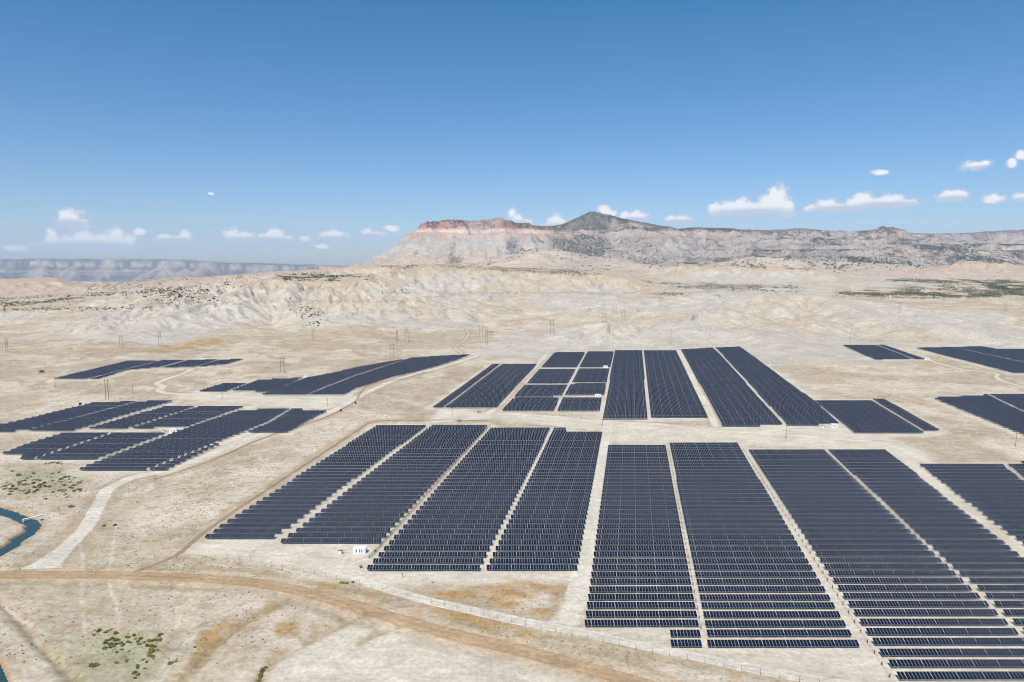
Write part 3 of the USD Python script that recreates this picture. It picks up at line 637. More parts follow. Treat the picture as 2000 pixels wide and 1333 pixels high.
def ground_tones(x, y, z, fr, idx, run, nz):
    tone = np.empty(x.shape + (3,))
    tone[:] = (0.455, 0.38, 0.29)
    nA, nB, nC = n2(x, y, 55, 41, 4), n2(x + 0.3 * y, y, 16, 42, 4), n2(x, y, 240, 43, 3)
    tone = lerp(tone, (0.565, 0.49, 0.395), sstep(0.44, 0.60, nA))
    tone = lerp(tone, (0.40, 0.315, 0.225), 0.8 * sstep(0.52, 0.72, nB) * sstep(0.35, 0.6, nC))
    tone = lerp(tone, (0.44, 0.33, 0.20), 0.35 * sstep(0.56, 0.72, n2(x, y, 90, 47, 4)) * sstep(500, 900, y))
    tone = lerp(tone, (0.55, 0.50, 0.43), 0.7 * wash(x, y))
    wob = 22 * (n2(x, y, 18, 44, 3) - 0.5)
    near = y < 1480
    bd = np.where(near, sample(blocks_d, x, y), 999)
    rd = np.where(near, sample(road_d, x, y), 999)
    pad = np.where(near, sample(pads, x, y), 0)
    tone = lerp(tone, (0.565, 0.50, 0.41), np.clip(1.15 * pad + 0.85 * (1 - sstep(4, 10, bd + 0.25 * wob)), 0, 1))
    tone = lerp(tone, (0.41, 0.325, 0.225), 0.75 * sstep(0.3, 1.5, rd) * (1 - sstep(2.5, 6.5, rd + 0.25 * wob)) * (1 - 0.8 * np.clip(pad, 0, 1)))
    md = np.where(near, sample(main_d, x, y), 999) + 0.16 * wob
    tone = lerp(tone, (0.50, 0.40, 0.29), 0.8 * sstep(2.5, 3.4, md) * (1 - sstep(5.2, 7.0, md)))
    tone = lerp(tone, (0.33, 0.285, 0.18), 0.6 * sstep(5.6, 7.0, md) * (1 - sstep(8.0, 11.5, md)) * sstep(0.35, 0.6, nB))
    og = np.where(near, sample(orange, x + wob * 0.3, y + wob * 0.3), 0)
    nF = n2(x * 0.6 + 0.25 * y, y, 7, 48, 5)
    og = sstep(0.40, 0.72, 0.62 * og + 1.3 * (nF - 0.5) + 0.5 * (nB - 0.5)) * (og > 0.04)
    tone = lerp(tone, (0.41, 0.265, 0.115), 0.85 * og)
    for wd, pts in LINES:
        tone = lerp(tone, (0.33, 0.255, 0.15), 0.75 * np.exp(-(line_dist(x, y, pts) / (1.3 * wd)) ** 2) * sstep(0.3, 0.55, n2(x, y, 6, 67, 3)))
    for pts in PATHS:
        tone = lerp(tone, (0.57, 0.515, 0.44), 0.7 * np.exp(-(line_dist(x, y, pts) / 0.7) ** 2))
    gr = np.where(near, sample(greenish, x, y), 0)
    tone = lerp(tone, (0.35, 0.345, 0.225), 0.75 * gr)
    cd = np.where(near, sample(canal_d, x, y), 999)
    tone = lerp(tone, (0.53, 0.465, 0.38), 0.8 * sstep(4.5, 6.0, cd) * (1 - sstep(10, 13, cd + 0.2 * wob)))
    tone = lerp(tone, (0.33, 0.22, 0.11), 0.8 * (1 - sstep(1.6, 4.2, cd + 0.15 * wob)))
    # hills: grey shale below a tan sandstone rim
    hill = idx >= 0
    st = sstep(-0.8, 0.9, run)
    grey = lerp(np.broadcast_to(np.array((0.475, 0.43, 0.37)), tone.shape), (0.465, 0.385, 0.29), np.clip(0.75 * sstep(0.42, 0.7, n2(x, y, 150, 46, 3)) + 0.35 * (1 - st) - 0.1, 0, 0.9))
    grey = lerp(grey, (0.42, 0.38, 0.33), 0.5 * sstep(0.55, 0.75, n2(x, y, 40, 45, 4)))
    ditch = (1 - sstep(0.5, 1.1, np.abs(z - 37 - 3 * (n2(x, y, 300, 50, 2) - 0.5)))) * np.isin(idx, [0, 1, 8])
    grey = lerp(grey, (0.27, 0.245, 0.18), 0.7 * ditch)
    cap = sstep(0.74, 0.88, fr + 0.3 * (st - 0.5)) * np.isin(idx, [i for i, D in enumerate(LAND) if D['cap'][0] > 0.05])
    grey = lerp(grey, (0.465, 0.375, 0.275), 0.8 * cap)
    pink = np.isin(idx, [i for i, D in enumerate(LAND) if D['name'] in ('round_hill',) or D['seed'] in (6, 7, 16)])
    grey = np.where(pink[..., None], lerp(grey, (0.46, 0.33, 0.25), 0.55), grey)
    tone = np.where(hill[..., None], lerp(tone, grey[..., :], sstep(0.03, 0.2, fr)), tone)
    scrub = 0.25 + 0.75 * sstep(0.42, 0.62, n2(x, y, 80, 49, 3))
    scrub = scrub * (1 - np.clip(1.3 * pad, 0, 1)) * sstep(3, 9, bd) * np.where(hill, np.clip(0.35 - fr, 0, 1) + 0.9 * cap, 1.0)
    mottle = 1 - 0.85 * np.clip(1.15 * pad + 0.85 * (1 - sstep(4, 10, bd)), 0, 1)
    return tone, np.clip(scrub, 0, 1), mottle * np.where(hill, 0.7, 1.0)


GP = np.stack([GX, GY, GZ], -1)
GN = normals_of(GP)
GTONE, GSCRUB, GMOT = ground_tones(GX, GY, GZ, GFR, GID, GRUN, GN[..., 2])


def put_lattice(name, P, N, tone, scrub, keep, mat, mottle=None):
    mottle = np.ones(P.shape[:2]) if mottle is None else mottle
    h, w = P.shape[:2]
    i = np.arange(h * w).reshape(h, w)
    q = np.stack([i[:-1, :-1], i[:-1, 1:], i[1:, 1:], i[1:, :-1]], -1)[keep]
    used, inv = np.unique(q.ravel(), return_inverse=True)
    m = raw(path_of(name), P.reshape(-1, 3)[used], inv.reshape(-1, 4), mat, N.reshape(-1, 3)[used], {'tone': tone.reshape(-1, 3)[used], 'scrub': scrub.ravel()[used], 'mottle': mottle.ravel()[used]})
    return tag(m, kind='structure')


hill_cell = (GFR > 0.06)[:-1, :-1]
put_lattice('ground', GP, GN, GTONE, GSCRUB, ~hill_cell, M['ground'], GMOT)
put_lattice('hills', GP, GN, GTONE, GSCRUB, hill_cell, M['hill'], GMOT)

# mountains behind
MC = np.r_[np.linspace(600, 690, 10), np.arange(692, 2081, 2.6), np.linspace(2090, 2420, 14)]
MY = np.r_[np.arange(4600, 7000, 30), np.arange(7000, 9700, 15), np.arange(9700, 13200, 45)]
MX, MYY = lattice(MC, MY)
mzb = base_z(MX, MYY) + 20 * (n2(MX, MYY, 600, 51, 3) - 0.5)
MZ, MFR, MID = (a.reshape(MX.shape) for a in raise_land(NEAR, NFAR, MX.ravel(), MYY.ravel(), mzb.ravel()))
mrel = MZ + 45 * (n2(MX, MYY, 900, 65, 3) - 0.5)
stepz = 88.0
fz_ = mrel / stepz - np.floor(mrel / stepz)
terr = (sstep(0.62, 0.95, fz_) - fz_) * stepz
MZ = MZ + 0.75 * terr * sstep(0.08, 0.2, MFR) * sstep(150, 230, MZ) * (MZ < 540) * np.isin(MID, [i for i, D in enumerate(LAND) if D['name'] in ('summit', 'bench')])
MZ, MRUN = carve((MC - 1000) / F, MY, MZ, MFR, (520, 250, 120, 60), 0.45, mzb)
zz = MZ + 30 * (n2(MX, MYY, 500, 52, 3) - 0.5) + (MYY - 8200) * -0.012
bands = np.array([(0, .43, .36, .29), (180, .45, .36, .285), (300, .41, .375, .335), (420, .43, .385, .34), (430, .50, .335, .265), (478, .48, .30, .235), (488, .63, .54, .465), (520, .60, .50, .42), (535, .47, .245, .185), (640, .44, .25, .195), (700, .40, .33, .27), (900, .38, .33, .28)])
MT = np.stack([np.interp(zz, bands[:, 0], bands[:, k]) for k in (1, 2, 3)], -1)
MT = lerp(MT, (0.40, 0.37, 0.34), 0.5 * sstep(0.5, 0.7, n2(MX, MYY, 260, 53, 3)))
right = sstep(1060, 1130, MX / MYY * F + 1000) * (1 - 0.75 * sstep(0.5, 0.62, n2(MX, MYY, 700, 59, 3)) * ((MX / MYY * F > 180) & (MX / MYY * F < 340)))
strata = meshkit.noise(np.stack([zz / 26, MX / 2500, 0 * MX], -1), 60)
MT = lerp(MT, (0.365, 0.315, 0.285), 0.85 * right)
MT = lerp(MT, (0.50, 0.40, 0.33), 0.8 * right * sstep(0.62, 0.85, strata))
MT = lerp(MT, (0.46, 0.30, 0.25), 0.6 * right * sstep(0.72, 0.9, strata) * sstep(0.5, 0.6, n2(MX, MYY, 900, 61, 2)))
fh = np.isin(MID, [i for i, D in enumerate(LAND) if D['name'] == 'foothill'])
MT = np.where(fh[..., None], (0.47, 0.385, 0.315), MT)
MP = np.stack([MX, MYY, MZ], -1)
MN = normals_of(MP)
wood = sstep(0.47, 0.6, n2(MX, MYY, 420, 54, 4)) * 0.9 + 0.25
mpx = MX / MYY * F + 1000 + 70 * (n2(MX, MYY, 500, 72, 4) - 0.5)
left_face = (mpx < 1085) & (zz < 545)
wood = np.where(left_face, 0.6 * sstep(0.56, 0.66, n2(MX, MYY, 330, 55, 3)) * (zz < 400) * sstep(860, 900, mpx), wood)
wood = np.where(zz > 545, np.where(mpx < 1060, 0.5 + 0.5 * sstep(0.45, 0.6, n2(MX, MYY, 160, 73, 3)), 0.95), wood)
wood = np.where((mpx > 1085) & (mpx < 1180) & (zz > 250), 1.0, wood)
wood *= np.where((MX / MYY * F + 1000 > 1180), 0.3 + 0.9 * sstep(0.62, 0.86, MN[..., 2]), 1.0)
wood *= np.where(fh, 0.25, 1.0) * np.where((zz > 425) & (zz < 530) & (MN[..., 2] < 0.8), 0.25, 1)
wood = np.where((MX / MYY * F + 1000 > 1190) & (MX / MYY * F + 1000 < 1330) & (MYY < 9000) & (zz < 520), wood * 0.35, wood)
mcell = (MFR > 0.02)[:-1, :-1]
put_lattice('plain', MP, MN, MT, wood * 0.4, ~mcell, M['mountain'])
put_lattice('mountain', MP, MN, MT, np.clip(wood * 0.95, 0, 1), mcell, M['mountain'])

FC = np.r_[np.linspace(-420, -20, 60), np.arange(-10, 900, 3.2)]
FY = np.r_[np.arange(13500, 21000, 90), np.arange(21000, 29000, 140)]
FX, FYY = lattice(FC, FY)
FZ, FFR, FID = (a.reshape(FX.shape) for a in raise_land(NFAR, len(LAND), FX.ravel(), FYY.ravel(), np.full(FX.size, -420.0)))
FZ, FRUN = carve((FC - 1000) / F, FY, FZ, FFR, (900, 430, 220), 0.24, -420.0)
FP = np.stack([FX, FYY, FZ], -1)
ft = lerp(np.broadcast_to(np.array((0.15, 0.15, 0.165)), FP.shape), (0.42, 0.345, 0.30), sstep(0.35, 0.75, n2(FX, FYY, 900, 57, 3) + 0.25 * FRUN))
ft = lerp(ft, (0.44, 0.38, 0.335), 0.8 * sstep(0.6, 0.8, meshkit.noise(np.stack([FZ / 45, FX / 6000, 0 * FX], -1), 71)) * (FFR < 0.97))
ft = lerp(ft, (0.46, 0.40, 0.355), sstep(0.80, 0.84, FFR) * (FFR < 0.93))
put_lattice('far_mesa', FP, normals_of(FP), ft, sstep(0.4, 0.6, n2(FX, FYY, 900, 58, 3)) * 0.6 + 0.15, np.ones((len(FY) - 1, len(FC) - 1), bool), M['mountain'])
pl = np.array([(-27000, -2000, -422), (27000, -2000, -422), (27000, 32000, -422), (-27000, 32000, -422)], float)
tag(raw(path_of('far_plain'), pl, np.array([[0, 1, 2, 3]]), M['ground'], None, {'tone': np.full((4, 3), 0.36), 'scrub': np.zeros(4), 'mottle': np.ones(4)}), kind='structure')

# ------------------------------------------------------------------ roads, canal
for (name, label, mat, hw, lift, _), line in zip(ROADS, road_lines):
    line = dense(line, 2.5)
    t = np.gradient(line, axis=0)
    t /= np.linalg.norm(t, axis=1, keepdims=True)
    nrm = np.stack([-t[:, 1], t[:, 0]], -1)
    w = hw * (1 + (1.3 * np.exp(-np.arange(len(line)) * 2.5 / 11) if 'canal' in (label or '') or (lift == 0.13) else 0)) * (1 + 0.22 * (n2(line[:, 0], line[:, 1], 14, 61, 3) - 0.5))
    across = np.array([-1.0, -0.9, -0.7, -0.52, -0.36, -0.2, 0.0, 0.2, 0.36, 0.52, 0.7, 0.9, 1.0])
    na_ = len(across)
    p = line[:, None, :] + nrm[:, None, :] * (w[:, None] * across)[..., None]
    jit = 0.8 * (n2(p[..., 0], p[..., 1], 2.2, 62, 2) - 0.5) * (np.abs(across) > 0.99)
    p += nrm[:, None, :] * jit[..., None]
    rut = np.exp(-((np.abs(across) - 0.42) / 0.16) ** 2)
    berm = np.exp(-((np.abs(across) - 0.9) / 0.12) ** 2)
    z = ground(p[..., 0], p[..., 1]) + lift - 0.04 * rut + 0.06 * berm
    z[:, [0, -1]] -= lift + 0.12
    v = np.concatenate([p, z[..., None]], -1)
    i = np.arange(v.shape[0] * na_).reshape(-1, na_)
    q = np.stack([i[:-1, :-1], i[:-1, 1:], i[1:, 1:], i[1:, :-1]], -1).reshape(-1, 4)
    main, light = {'dirt_road': ((0.385, 0.265, 0.16), (0.445, 0.32, 0.205)), 'gravel_road': ((0.58, 0.52, 0.435), (0.62, 0.56, 0.475)), 'trail': ((0.29, 0.215, 0.14), (0.37, 0.285, 0.195))}[mat]
    patch = n2(p[..., 0], p[..., 1], 16, 63, 4)
    tn = lerp(np.broadcast_to(np.array(main), p.shape[:2] + (3,)), light, np.clip(0.6 * rut + 0.35 * (patch - 0.5) + 0.4 * berm, 0, 1))
    tn = lerp(tn, (0.44, 0.365, 0.275), (0.55 if mat == 'gravel_road' else 0.2) * (np.abs(across) > 0.85) * np.ones(p.shape[:2]) * sstep(0.4, 0.6, n2(p[..., 0], p[..., 1], 7, 64, 3)))
    prim = {'tone': tn.reshape(-1, 3), 'scrub': 0.15 * np.ones(i.size), 'mottle': 0.2 * np.ones(i.size)}
    tag(raw(path_of(name), v.reshape(-1, 3), q[:, ::-1], M['ground'], -normals_of(v).reshape(-1, 3), prim), label or next(ROAD_LABELS), kind='structure')
t = np.gradient(CANAL, axis=0)
t /= np.linalg.norm(t, axis=1, keepdims=True)
nrm = np.stack([-t[:, 1], t[:, 0]], -1)
wv = np.concatenate([np.stack([CANAL + nrm * s * 4.4 for s in (-1, 1)], 1), np.full((len(CANAL), 2, 1), -0.95)], -1)
i = np.arange(len(CANAL) * 2).reshape(-1, 2)
tag(raw(path_of('canal_water'), wv.reshape(-1, 3), np.stack([i[:-1, 0], i[:-1, 1], i[1:, 1], i[1:, 0]], -1)[:, ::-1], M['water']), 'blue canal water bending round the sandy point', kind='structure')
pa, pb = plane(44, 1017), plane(84, 1007.5)
pp = thing('pipe_crossing', 'white pipe spanning the blue canal at its bend', 'pipe', (pa[0], pa[1], 0))
dv = np.array([pb[0] - pa[0], pb[1] - pa[1], 0.0])
part('pipe', bar([0, 0, 0.45], dv + [0, 0, 0.45], 0.24, 12), M['white'], pp, 40)
part('walkway_cable', bar([0.5, -1.2, 0.2], dv + [0.5, -1.2, 0.2], 0.09), M['pale_metal'], pp)
for f in (0.04, 0.96):
    part('support', box(*(dv[0] * f + np.array([-0.25, 0.25])), *(dv[1] * f + np.array([-0.25, 0.25])), -1.2, 0.2), M['concrete'], pp)

# ------------------------------------------------------------------ rows of solar panels
MW, ML, GAP, TILT, AXIS = 1.03, 2.4, 0.03, math.radians(25), 1.34
ct, st_ = math.cos(TILT), math.sin(TILT)


def tilted(v):
    v = np.asarray(v, float)
    return np.stack([v[:, 0], v[:, 1] * ct - v[:, 2] * st_, v[:, 1] * st_ + v[:, 2] * ct + AXIS], -1)


def module_arrays(x0):
    """one module: an aluminium tray with two glass halves standing 3 mm proud"""
    V, Fc, cell = [], [], []

    def add(b, c):
        n = sum(map(len, V))
        V.append(np.array(b.vertices)); Fc.append(np.array(b.faces) + n); cell.append(np.full(len(b.vertices), c))
    add(box(x0, x0 + MW, -ML / 2, ML / 2, 0.06, 0.095), 0.0)
    for y0, y1 in ((-ML / 2 + 0.022, -0.006), (0.006, ML / 2 - 0.022)):
        z = 0.0985
        n = sum(map(len, V))
        V.append(np.array([(x0 + 0.034, y0, z), (x0 + MW - 0.034, y0, z), (x0 + MW - 0.034, y1, z), (x0 + 0.034, y1, z)]))
        Fc.append(np.array([[0, 1, 2], [0, 2, 3]]) + n); cell.append(np.ones(4))
    return tilted(np.vstack(V)), np.vstack(Fc), np.concatenate(cell)


def row_layout(n):
    """x of each module and of each post, centred: short first bay of 2, then bays of 7 with a post between"""
    xs, posts, x, k = [], [], 0.0, 0
    for i in range(n):
        if i == 2 or (i > 2 and (i - 2) % 7 == 0):
            posts.append(x + 0.05)
            x += 0.13
        xs.append(x)
        x += MW + GAP
    c = (x - GAP) / 2
    return np.array(xs) - c, np.array(posts) - c, x - GAP


POST = lambda x: box(x - 0.07, x + 0.07, -0.06, 0.06, -0.6, AXIS - 0.06)  # noqa: E731
TUBE = lambda w: bar([-w / 2, 0, AXIS], [w / 2, 0, AXIS], 0.062, 8)  # noqa: E731
CLASSES = {}


def row_class(n):
    if n not in CLASSES:
        root = stage.CreateClassPrim(f'/World/solar_row_of_{n}_modules')
        root.SetTypeName('Xform')
        xs, posts, w = row_layout(n)
        for x in xs:
            v, f, c = module_arrays(x)
            raw(path_of('module', root.GetPath()), v, f, M['module'], None, {'cell': c})
        part('torque_tube', TUBE(w), M['steel'], root)
        for x in posts:
            part('post', POST(x), M['steel'], root)
        CLASSES[n] = root
    return CLASSES[n]


def row_stuff_mesh(path, n):
    xs, posts, w = row_layout(n)
    V, Fc, C, k = [], [], [], 0
    for x in xs:
        v, f, c = module_arrays(x)
        V.append(v); Fc.append(f + k); C.append(c); k += len(v)
    for m in [bar([-w / 2, 0, AXIS], [w / 2, 0, AXIS], 0.062, 4)] + [POST(x) for x in posts]:
        V.append(np.array(m.vertices)); Fc.append(np.array(m.faces) + k); C.append(np.zeros(len(m.vertices))); k += len(m.vertices)
    return raw(path, np.vstack(V), np.vstack(Fc), M['module'], None, {'cell': np.concatenate(C)})


_py = np.array([1221.5, 1203.3, 1186.4, 1170.2, 1154.7, 1140.5, 1125.0, 1111.5])
PITCH_Y = float(np.polyfit(np.arange(8), plane(np.full(8, 1140.0), _py, 0.8)[:, 1], 1)[0])
ROWS = []
for key, poly in WORLD.items():
    ymin, ymax = poly[:, 1].min(), poly[:, 1].max()
    lx, k, got = [], 0, []
    y = ymin + ML * ct / 2 - 0.1
    while y < ymax + 0.3:
        cut = shapely.Polygon(poly).buffer(0).intersection(shapely.LineString([(-3000, y), (3000, y)]))
        segs = [g for g in getattr(cut, 'geoms', [cut]) if g.length > 3.5]
        for g in segs:
            b = g.bounds
            got.append((k, y, b[0], b[2]))
        y += PITCH_Y
        k += 1
    ns = []
    for k, y, x0, x1 in got:
        n = int((x1 - x0 + GAP + 0.35) / (MW + GAP + 0.13 / 7))
        ns.append(max(n, 3))
    med = int(np.median(ns)) if ns else 0
    for (k, y, x0, x1), n in zip(got, ns):
        if n < 0.82 * med and key[:2] in ('M1', 'M2', 'M3', 'M5', 'F1', 'F3', 'F4'):
            continue
        if med <= n <= med + 1:
            n = med
        elif n > 12:
            n = n - n % 2
        w = row_layout(n)[2]
        ROWS.append(dict(block=key, k=k, x=(x0 + x1) / 2, y=y, n=n, w=w))
jr = np.random.default_rng(5)
for r in ROWS:
    r['tilt'] = math.radians(jr.normal(0, 1.1))
    r['y'] += jr.uniform(-1, 1) * (0.12 if r['y'] < 520 else 0.42)
    e = ground(np.array([r['x'] - r['w'] / 2, r['x'], r['x'] + r['w'] / 2]), np.full(3, r['y']))
    r['z'] = float(e.mean() * 0.5 + e.max() * 0.5)
    r['z'] += jr.uniform(-0.04, 0.05) * (1 if r['y'] < 520 else 3)
    r['roll'] = math.atan2(e[2] - e[0], r['w'])
    px, py = project(r['x'] + np.array([-.5, .5]) * r['w'], np.full(2, r['y']), np.full(2, AXIS))
    r['seen'] = max(0.0, min(px[1], 2000) - max(px[0], 0)) * (py.min() < 1340)
    r['size'] = r['seen'] / r['y']
ROWS = [r for r in ROWS if r['y'] > 100]
order = sorted(range(len(ROWS)), key=lambda i: -ROWS[i]['size'] * bool(S[ROWS[i]['block']][1]))
named, rest = order[:300], order[300:]


def ordinal(k):
    return {0: 'nearest', 1: 'second', 2: 'third', 3: 'fourth', 4: 'fifth', 5: 'sixth', 6: 'seventh', 7: 'eighth', 8: 'ninth', 9: 'tenth'}.get(k) or f"{k + 1}{'th' if 10 <= (k + 1) % 100 <= 20 else {1: 'st', 2: 'nd', 3: 'rd'}.get((k + 1) % 10, 'th')}"


first = {}
for i in named:
    b = ROWS[i]['block']
    if ROWS[i]['seen'] > 8:
        first[b] = min(first.get(b, 999), ROWS[i]['k'])
for i in sorted(named, key=lambda i: (ROWS[i]['block'], ROWS[i]['k'])):
    r = ROWS[i]
    cls = row_class(r['n'])
    x = UsdGeom.Xform.Define(stage, path_of('solar_panel_row'))
    x.AddTranslateOp().Set(Gf.Vec3d(r['x'], r['y'], r['z']))
    x.AddRotateYOp().Set(-math.degrees(r['roll']))
    x.AddRotateXOp().Set(math.degrees(r['tilt']))
    x.GetPrim().GetReferences().AddInternalReference(cls.GetPath())
    x.GetPrim().SetInstanceable(True)
    k = r['k'] - first[r['block']]
    tag(x, f"dark solar panel row, {ordinal(k)} {'' if k == 0 else 'from front '}of the {S[r['block']][1]}", 'solar panel', 'rows of tilted solar panels')


def instancer(name, protos, pts, idx, quats, scales, label, cat):
    pi = UsdGeom.PointInstancer.Define(stage, path_of(name))
    pi.CreatePrototypesRel().SetTargets([p.GetPath() for p in protos(pi.GetPath())])
    pi.CreatePositionsAttr(Vt.Vec3fArray.FromNumpy(np.asarray(pts, np.float32)))
    pi.CreateProtoIndicesAttr(Vt.IntArray.FromNumpy(np.asarray(idx, np.int32)))
    pi.CreateOrientationsAttr(Vt.QuathArray([Gf.Quath(*map(float, q)) for q in quats]))
    if scales is not None:
        pi.CreateScalesAttr(Vt.Vec3fArray.FromNumpy(np.asarray(scales, np.float32)))
    return tag(pi, label, cat, kind='stuff')


kinds = sorted({ROWS[i]['n'] for i in rest})
instancer('solar_panel_rows', lambda p: [row_stuff_mesh(f'{p}/row_of_{n}_modules', n) for n in kinds], [(ROWS[i]['x'], ROWS[i]['y'], ROWS[i]['z']) for i in rest], [kinds.index(ROWS[i]['n']) for i in rest],
          [(math.cos(ROWS[i]['roll'] / 2), math.sin(ROWS[i]['tilt'] / 2), -math.sin(ROWS[i]['roll'] / 2), 0) for i in rest], None, 'dark blue rows of the farther solar arrays across the plain', 'solar panels')

# drivelines in the lanes between strips
DRIVES = [('rusty driveline between the two right-hand strips nearest the central road', [(1369, 1230), (1304, 868)]), ('rusty driveline in the sandy lane behind the third right strip', [(1738, 1325), (1452, 880)]),
          ('pair of long pale driveshafts running up the middle of the front left array', [(722, 1092), (957, 832)])]
for lab, ((xa, ya), (xb, yb)) in DRIVES:
    a, b = plane(xa, ya), plane(xb, yb)
    d = thing('tracker_driveline', lab, 'driveline', (a[0], a[1], 0))
    e = b - a
    nseg = int(e[1] / PITCH_Y)
    pair = 'pair' in lab
    for o in ((-0.5, 0.5) if pair else (0.0,)):
        part('drive_shaft', bar([o, 0, 0.75], [e[0] + o, e[1], 0.75], 0.10 if pair else 0.045), M['dark_steel' if pair else 'steel'], d)
    for k in range(nseg + 1):
        q = e * k / max(nseg, 1)
        gz = float(ground(np.array([a[0] + q[0]]), np.array([a[1] + q[1]]))[0])
        if not pair or k % 2 == 0:
            part('post', cat_(box(q[0] - 0.09, q[0] + 0.09, q[1] - 0.08, q[1] + 0.08, gz - 0.4, gz + 1.45), box(q[0] - 0.55, q[0] + 0.2, q[1] - 0.05, q[1] + 0.05, gz + 0.65, gz + 0.8)), M['dark_steel'], d)
for lab, px, py in (('small drive motor on a post before the nearest left row', 704, 1111), ('small drive motor at the near end of the twin driveshafts', 732, 1080)):
    p = at(px, py)
    d = thing('drive_motor', lab, 'motor', (p[0], p[1], p[2]))
    part('post', box(-0.12, 0.12, -0.12, 0.12, -0.3, 1.0), M['dark_steel'], d)
    part('gearbox', cat_(box(-0.35, 0.35, -0.3, 0.3, 0.7, 1.25), bar([0.3, 0, 0.95], [0.95, 0.25, 0.95], 0.17, 10)), M['dark_steel'], d)
    part('pad', trimesh.creation.cylinder(radius=1.3, height=0.3, sections=14), M['concrete'], d)

# ------------------------------------------------------------------ inverter houses and transformers
HOUSES = [(702, 1083, 5.0, 'white inverter house on pale pad below the front left array'), (338, 846, 5.0, 'white inverter house amid the left arrays'), (1630, 836, 4.6, 'white inverter house at corner of the tall middle array'),
          (598, 740, 5.0, 'tiny white inverter house on the long far left array'), (1183, 719.5, 5.0, 'upper white inverter house in the gridded middle array'), (1168, 776.5, 5.2, 'lower white inverter house in the gridded middle array'),
          (1811, 704, 5.4, 'tiny white inverter house by the far right array')]
for px, py, ln, lab in HOUSES:
    p = at(px, py)
    d = thing('inverter_house', lab, 'inverter house', p, group='white inverter houses')
    l, w, h = ln / 2, 2.4, 2.5
    part('body', box(-l, l, 0, w, 0.25, h), M['white'], d)
    part('roof', cat_(box(-l - 0.12, l + 0.12, -0.12, w + 0.12, h, h + 0.12), box(-l * 0.7, -l * 0.2, w * 0.3, w * 0.75, h + 0.12, h + 0.35)), M['roof'], d)
    part('base', box(-l - 0.15, l + 0.15, -0.15, w + 0.15, -0.4, 0.25), M['concrete'], d)
    part('pad', trimesh.creation.cylinder(radius=l + 1.6, height=0.3, sections=20, transform=trimesh.transformations.scale_matrix(1.0)), M['gravel_road'], d)
    for x0, x1 in ((-l * 0.62, -l * 0.38), (-0.15, 0.35), (0.75, 1.15)):
        v = part('louvre', box(x0, x1, -0.06, 0.01, 0.75, 2.1), M['vent'], d)
        for z in np.arange(0.85, 2.05, 0.25):
            part('slat', box(x0 + 0.03, x1 - 0.03, -0.10, -0.055, z, z + 0.06), M['door'], v.GetPath())
    dr = part('door', box(l * 0.5, l * 0.85, -0.045, 0.01, 0.35, 2.2), M['pale_metal'], d)
    part('handle', box(l * 0.54, l * 0.57, -0.10, -0.045, 1.15, 1.35), M['vent'], dr.GetPath())
    part('side_vent', box(l - 0.01, l + 0.07, w * 0.25, w * 0.75, 0.8, 2.0), M['vent'], d)
for px, py, lab in ((664, 1084, 'small grey transformer on its pale pad left of the nearest inverter house'), (1608, 836.5, 'small pale transformer beside the tall middle array'), (319, 846, 'small transformer amid the left arrays')):
    p = at(px, py)
    d = thing('transformer', lab, 'transformer', p, group='small transformers')
    part('tank', box(-0.6, 0.5, 0, 1.0, 0.35, 1.5), M['white'], d)
    part('frame', cat_(box(0.5, 1.15, 0.1, 0.2, 1.45, 1.6), box(1.05, 1.15, 0.1, 0.2, 0.3, 1.5), box(0.5, 0.6, 0.1, 0.2, 0.3, 1.5), box(-0.7, 1.2, -0.05, 1.05, 1.6, 1.72)), M['vent'], d)
    part('plinth', box(-0.9, 1.3, -0.3, 1.3, -0.3, 0.33), M['concrete'], d)
    part('pad', trimesh.creation.cylinder(radius=2.3, height=0.26, sections=16), M['gravel_road'], d)

# ------------------------------------------------------------------ poles, pylons, small things
POLES = [(1535, 858.5, 827.5, 'bare wooden utility pole standing in the broad pale road'), (1983.5, 872, 843, 'lone utility pole near the right frame edge'), (108, 759, 740, 'utility pole below the tip of the far left array'), (259, 769, 753, 'utility pole by the bend of winding pale road'),
         (434, 779, 766, 'short utility pole before the long far left array'), (640, 794, 776, 'utility pole where the left gravel roads meet'), (883, 812, 794, 'utility pole below the left middle array'), (1176, 834, 818, 'utility pole at the head of the central road'),
         (1310, 672, 643, 'grey utility pole behind the middle arrays'), (1661, 671, 636, 'tall grey pole left of the far right array')]
for px, py, pt, lab in POLES:
    p = at(px, py)
    h = (py - pt) * p[1] / F * 1.02
    d = thing('utility_pole', lab, 'utility pole', p, group='single utility poles')
    part('pole', trimesh.creation.revolve(np.array([(0.0, -0.5), (0.17, -0.5), (0.12, h), (0.0, h + 0.02)]), sections=8), M['wood'], d)
    part('crossarm', box(-1.1, 1.1, -0.07, 0.07, h - 0.9, h - 0.74), M['wood'], d)
    for s in (-1, 0, 1):
        part('insulator', trimesh.creation.cylinder(radius=0.07, height=0.3, sections=8, transform=trimesh.transformations.translation_matrix([s * 0.95, 0, h - 0.58])), M['insulator'], d)
